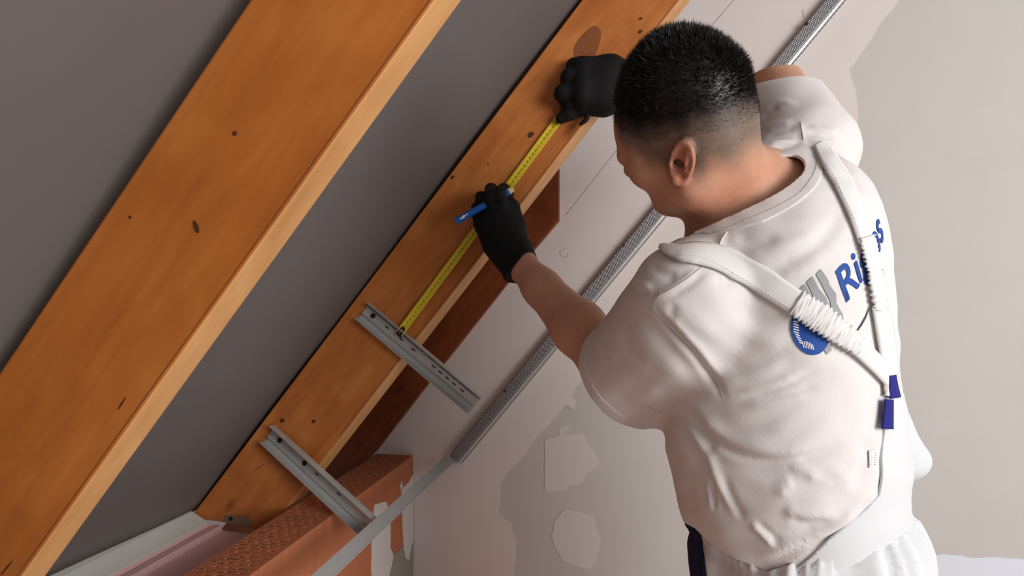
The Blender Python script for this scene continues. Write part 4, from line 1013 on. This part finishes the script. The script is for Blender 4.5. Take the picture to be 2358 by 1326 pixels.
# ------------------------------------------------------------------ pencil and tape measure
pa, pb = wp(1049, 510, 1.256), wp(1172, 441, 1.262)
ax = (pb - pa).normalized(); ww = ax.cross(Vector(c2w(V3(0, 1, 0)) - c2w(V3(0, 0, 0)))).normalized(); tt_ = ax.cross(ww).normalized()
M['pencil_blue'] = plain('blue_lacquer', srgb(16, 92, 178), .35, noise=.05, scale=80); M['bare_wood'] = plain('bare_wood', srgb(222, 200, 150), .6)
pen = tag(empty('carpenter_pencil', pa), 'flat blue carpenter pencil held in the left glove', 'pencil')
def section(c, a_, b_): return [c + ww * (a_ * x_) + tt_ * (b_ * y_) for x_, y_ in ((1, .4), (.6, 1), (-.6, 1), (-1, .4), (-1, -.4), (-.6, -1), (.6, -1), (1, -.4))]
bm = bmesh.new(); prism4(bm, section(pa, .0066, .004), pb - pa); bmobj('pencil_body', bm, M['pencil_blue'], pen)
bm = bmesh.new(); A_ = [bm.verts.new(v) for v in section(pb, .0065, .0039)]; B_ = [bm.verts.new(v) for v in section(pb + ax * .011, .004, .002)]
for k in range(8): bm.faces.new((A_[k], A_[(k + 1) % 8], B_[(k + 1) % 8], B_[k]))
bm.faces.new(B_); bm.faces.new(A_[::-1]); bmobj('pencil_tip', bm, M['bare_wood'], pen)
# small white mark near the butt
nrmc = -tt_ if tt_.dot(Vector(c2w(V3(0, 1, 0)) - c2w(V3(0, 0, 0)))) > 0 else tt_
bm = bmesh.new()
for u_, v_, a_, b_ in ((.018, .0, .006, .0030), (.026, .001, .0028, .0018), (.012, -.0005, .0022, .0026)):
    c = pa + ax * u_ + ww * v_ + nrmc * .0041; prism4(bm, [c - ax * a_ - ww * b_ * .4, c - ww * b_, c + ax * a_ + ww * b_ * .3, c + ax * a_ * .2 + ww * b_], nrmc * .0002)
bmobj('printed_mark', bm, M['ink_white'], pen)

yt = Y2 - .0035
ta, tb = onY(920, 768, yt - .010), onY(1296, 262, yt)
tv_ = (tb - ta).normalized(); tn = Vector((0, -1, 0)); tw = tv_.cross(tn).normalized(); tw = tw if tw.z > 0 else -tw
tn = tw.cross(tv_); tn = tn if tn.y < 0 else -tn
tape = tag(empty('tape_measure', ta), 'yellow steel tape measure stretched along the rafter under both gloves', 'tape measure')
M['tape'] = plain('yellow_tape', srgb(226, 202, 52), .4, noise=.04, scale=60); M['tape_ink'] = plain('tape_ink', srgb(52, 46, 24), .6); M['tape_red'] = plain('tape_red', srgb(176, 62, 40), .6)
Lt = (tb - ta).length; V, F = [], []; nw, nl = 7, 40
for i in range(nl + 1):
    for k in range(nw):
        f = k / (nw - 1) - .5; V.append(ta + tv_ * (Lt * i / nl) + tw * (f * .0185) + tn * (.0016 * (2 * f) ** 2))
for i in range(nl):
    for k in range(nw - 1): F.append((i * nw + k, i * nw + k + 1, (i + 1) * nw + k + 1, (i + 1) * nw + k))
o = link('blade', mesh('blade', V, F, True), M['tape'], tape); md = o.modifiers.new('thick', 'SOLIDIFY'); md.thickness = .0004
ink, red_ = bmesh.new(), bmesh.new()
def tick(bm, s, f0, f1, wd):
    f = (f0 + f1) / 2; c = [ta + tv_ * (s + a_) + tw * (g_ * .0185) + tn * (.0016 * (2 * g_) ** 2 + .00035) for a_, g_ in ((-wd, f0), (wd, f0), (wd, f1), (-wd, f1))]
    bm.faces.new([bm.verts.new(v) for v in c])
for mm in range(10, int(Lt * 1000)):
    L_ = .34 if mm % 10 == 0 else (.24 if mm % 5 == 0 else .16)
    tick(ink, mm / 1000, .5, .5 - L_, .00016); 
    if mm % 10 == 0: tick(ink, mm / 1000, -.5, -.34, .00022)
for cm in range(1, int(Lt * 100)):
    me = text_geo(str(cm), .0118, .0003); tgt = red_ if cm % 10 == 0 else ink
    tgt = bmesh.new() if cm % 10 == 0 else ink; xs = [v.co.x for v in me.vertices]; xm = (min(xs) + max(xs)) / 2
    vs = [tgt.verts.new(ta + tv_ * (cm / 100 + (v.co.x - xm) * .62) + tw * (v.co.y - .0062) + tn * .0005) for v in me.vertices]
    for p_ in me.polygons: tgt.faces.new([vs[i] for i in p_.vertices])
    bpy.data.meshes.remove(me)
    if cm % 10 == 0:
        me = bpy.data.meshes.new('red_number'); tgt.to_mesh(me); tgt.free(); link('red_number', me, M['tape_red'], tape)
me = bpy.data.meshes.new('printed_scale'); ink.to_mesh(me); ink.free(); tag(link('printed_scale', me, M['tape_ink'], tape), kind='stuff')
bm = bmesh.new(); h0 = ta + tn * .0014
prism4(bm, [h0 - tv_ * .004 - tw * .0055, h0 + tv_ * .016 - tw * .0045, h0 + tv_ * .018, h0 + tv_ * .016 + tw * .0045, h0 - tv_ * .004 + tw * .0055], tn * .0012)
prism4(bm, [h0 - tv_ * .004 - tw * .008, h0 - tv_ * .0052 - tw * .008, h0 - tv_ * .0052 + tw * .008, h0 - tv_ * .004 + tw * .008], tn * -.007)
hk = bmobj('hook', bm, M['dark'], tape)
bm = bmesh.new()
for u_ in (.003, .011): disc(bm, h0 + tv_ * u_ + tn * .0012, tn, .0016, .0007, 10)
bmobj('rivet', bm, M['zinc'], hk)
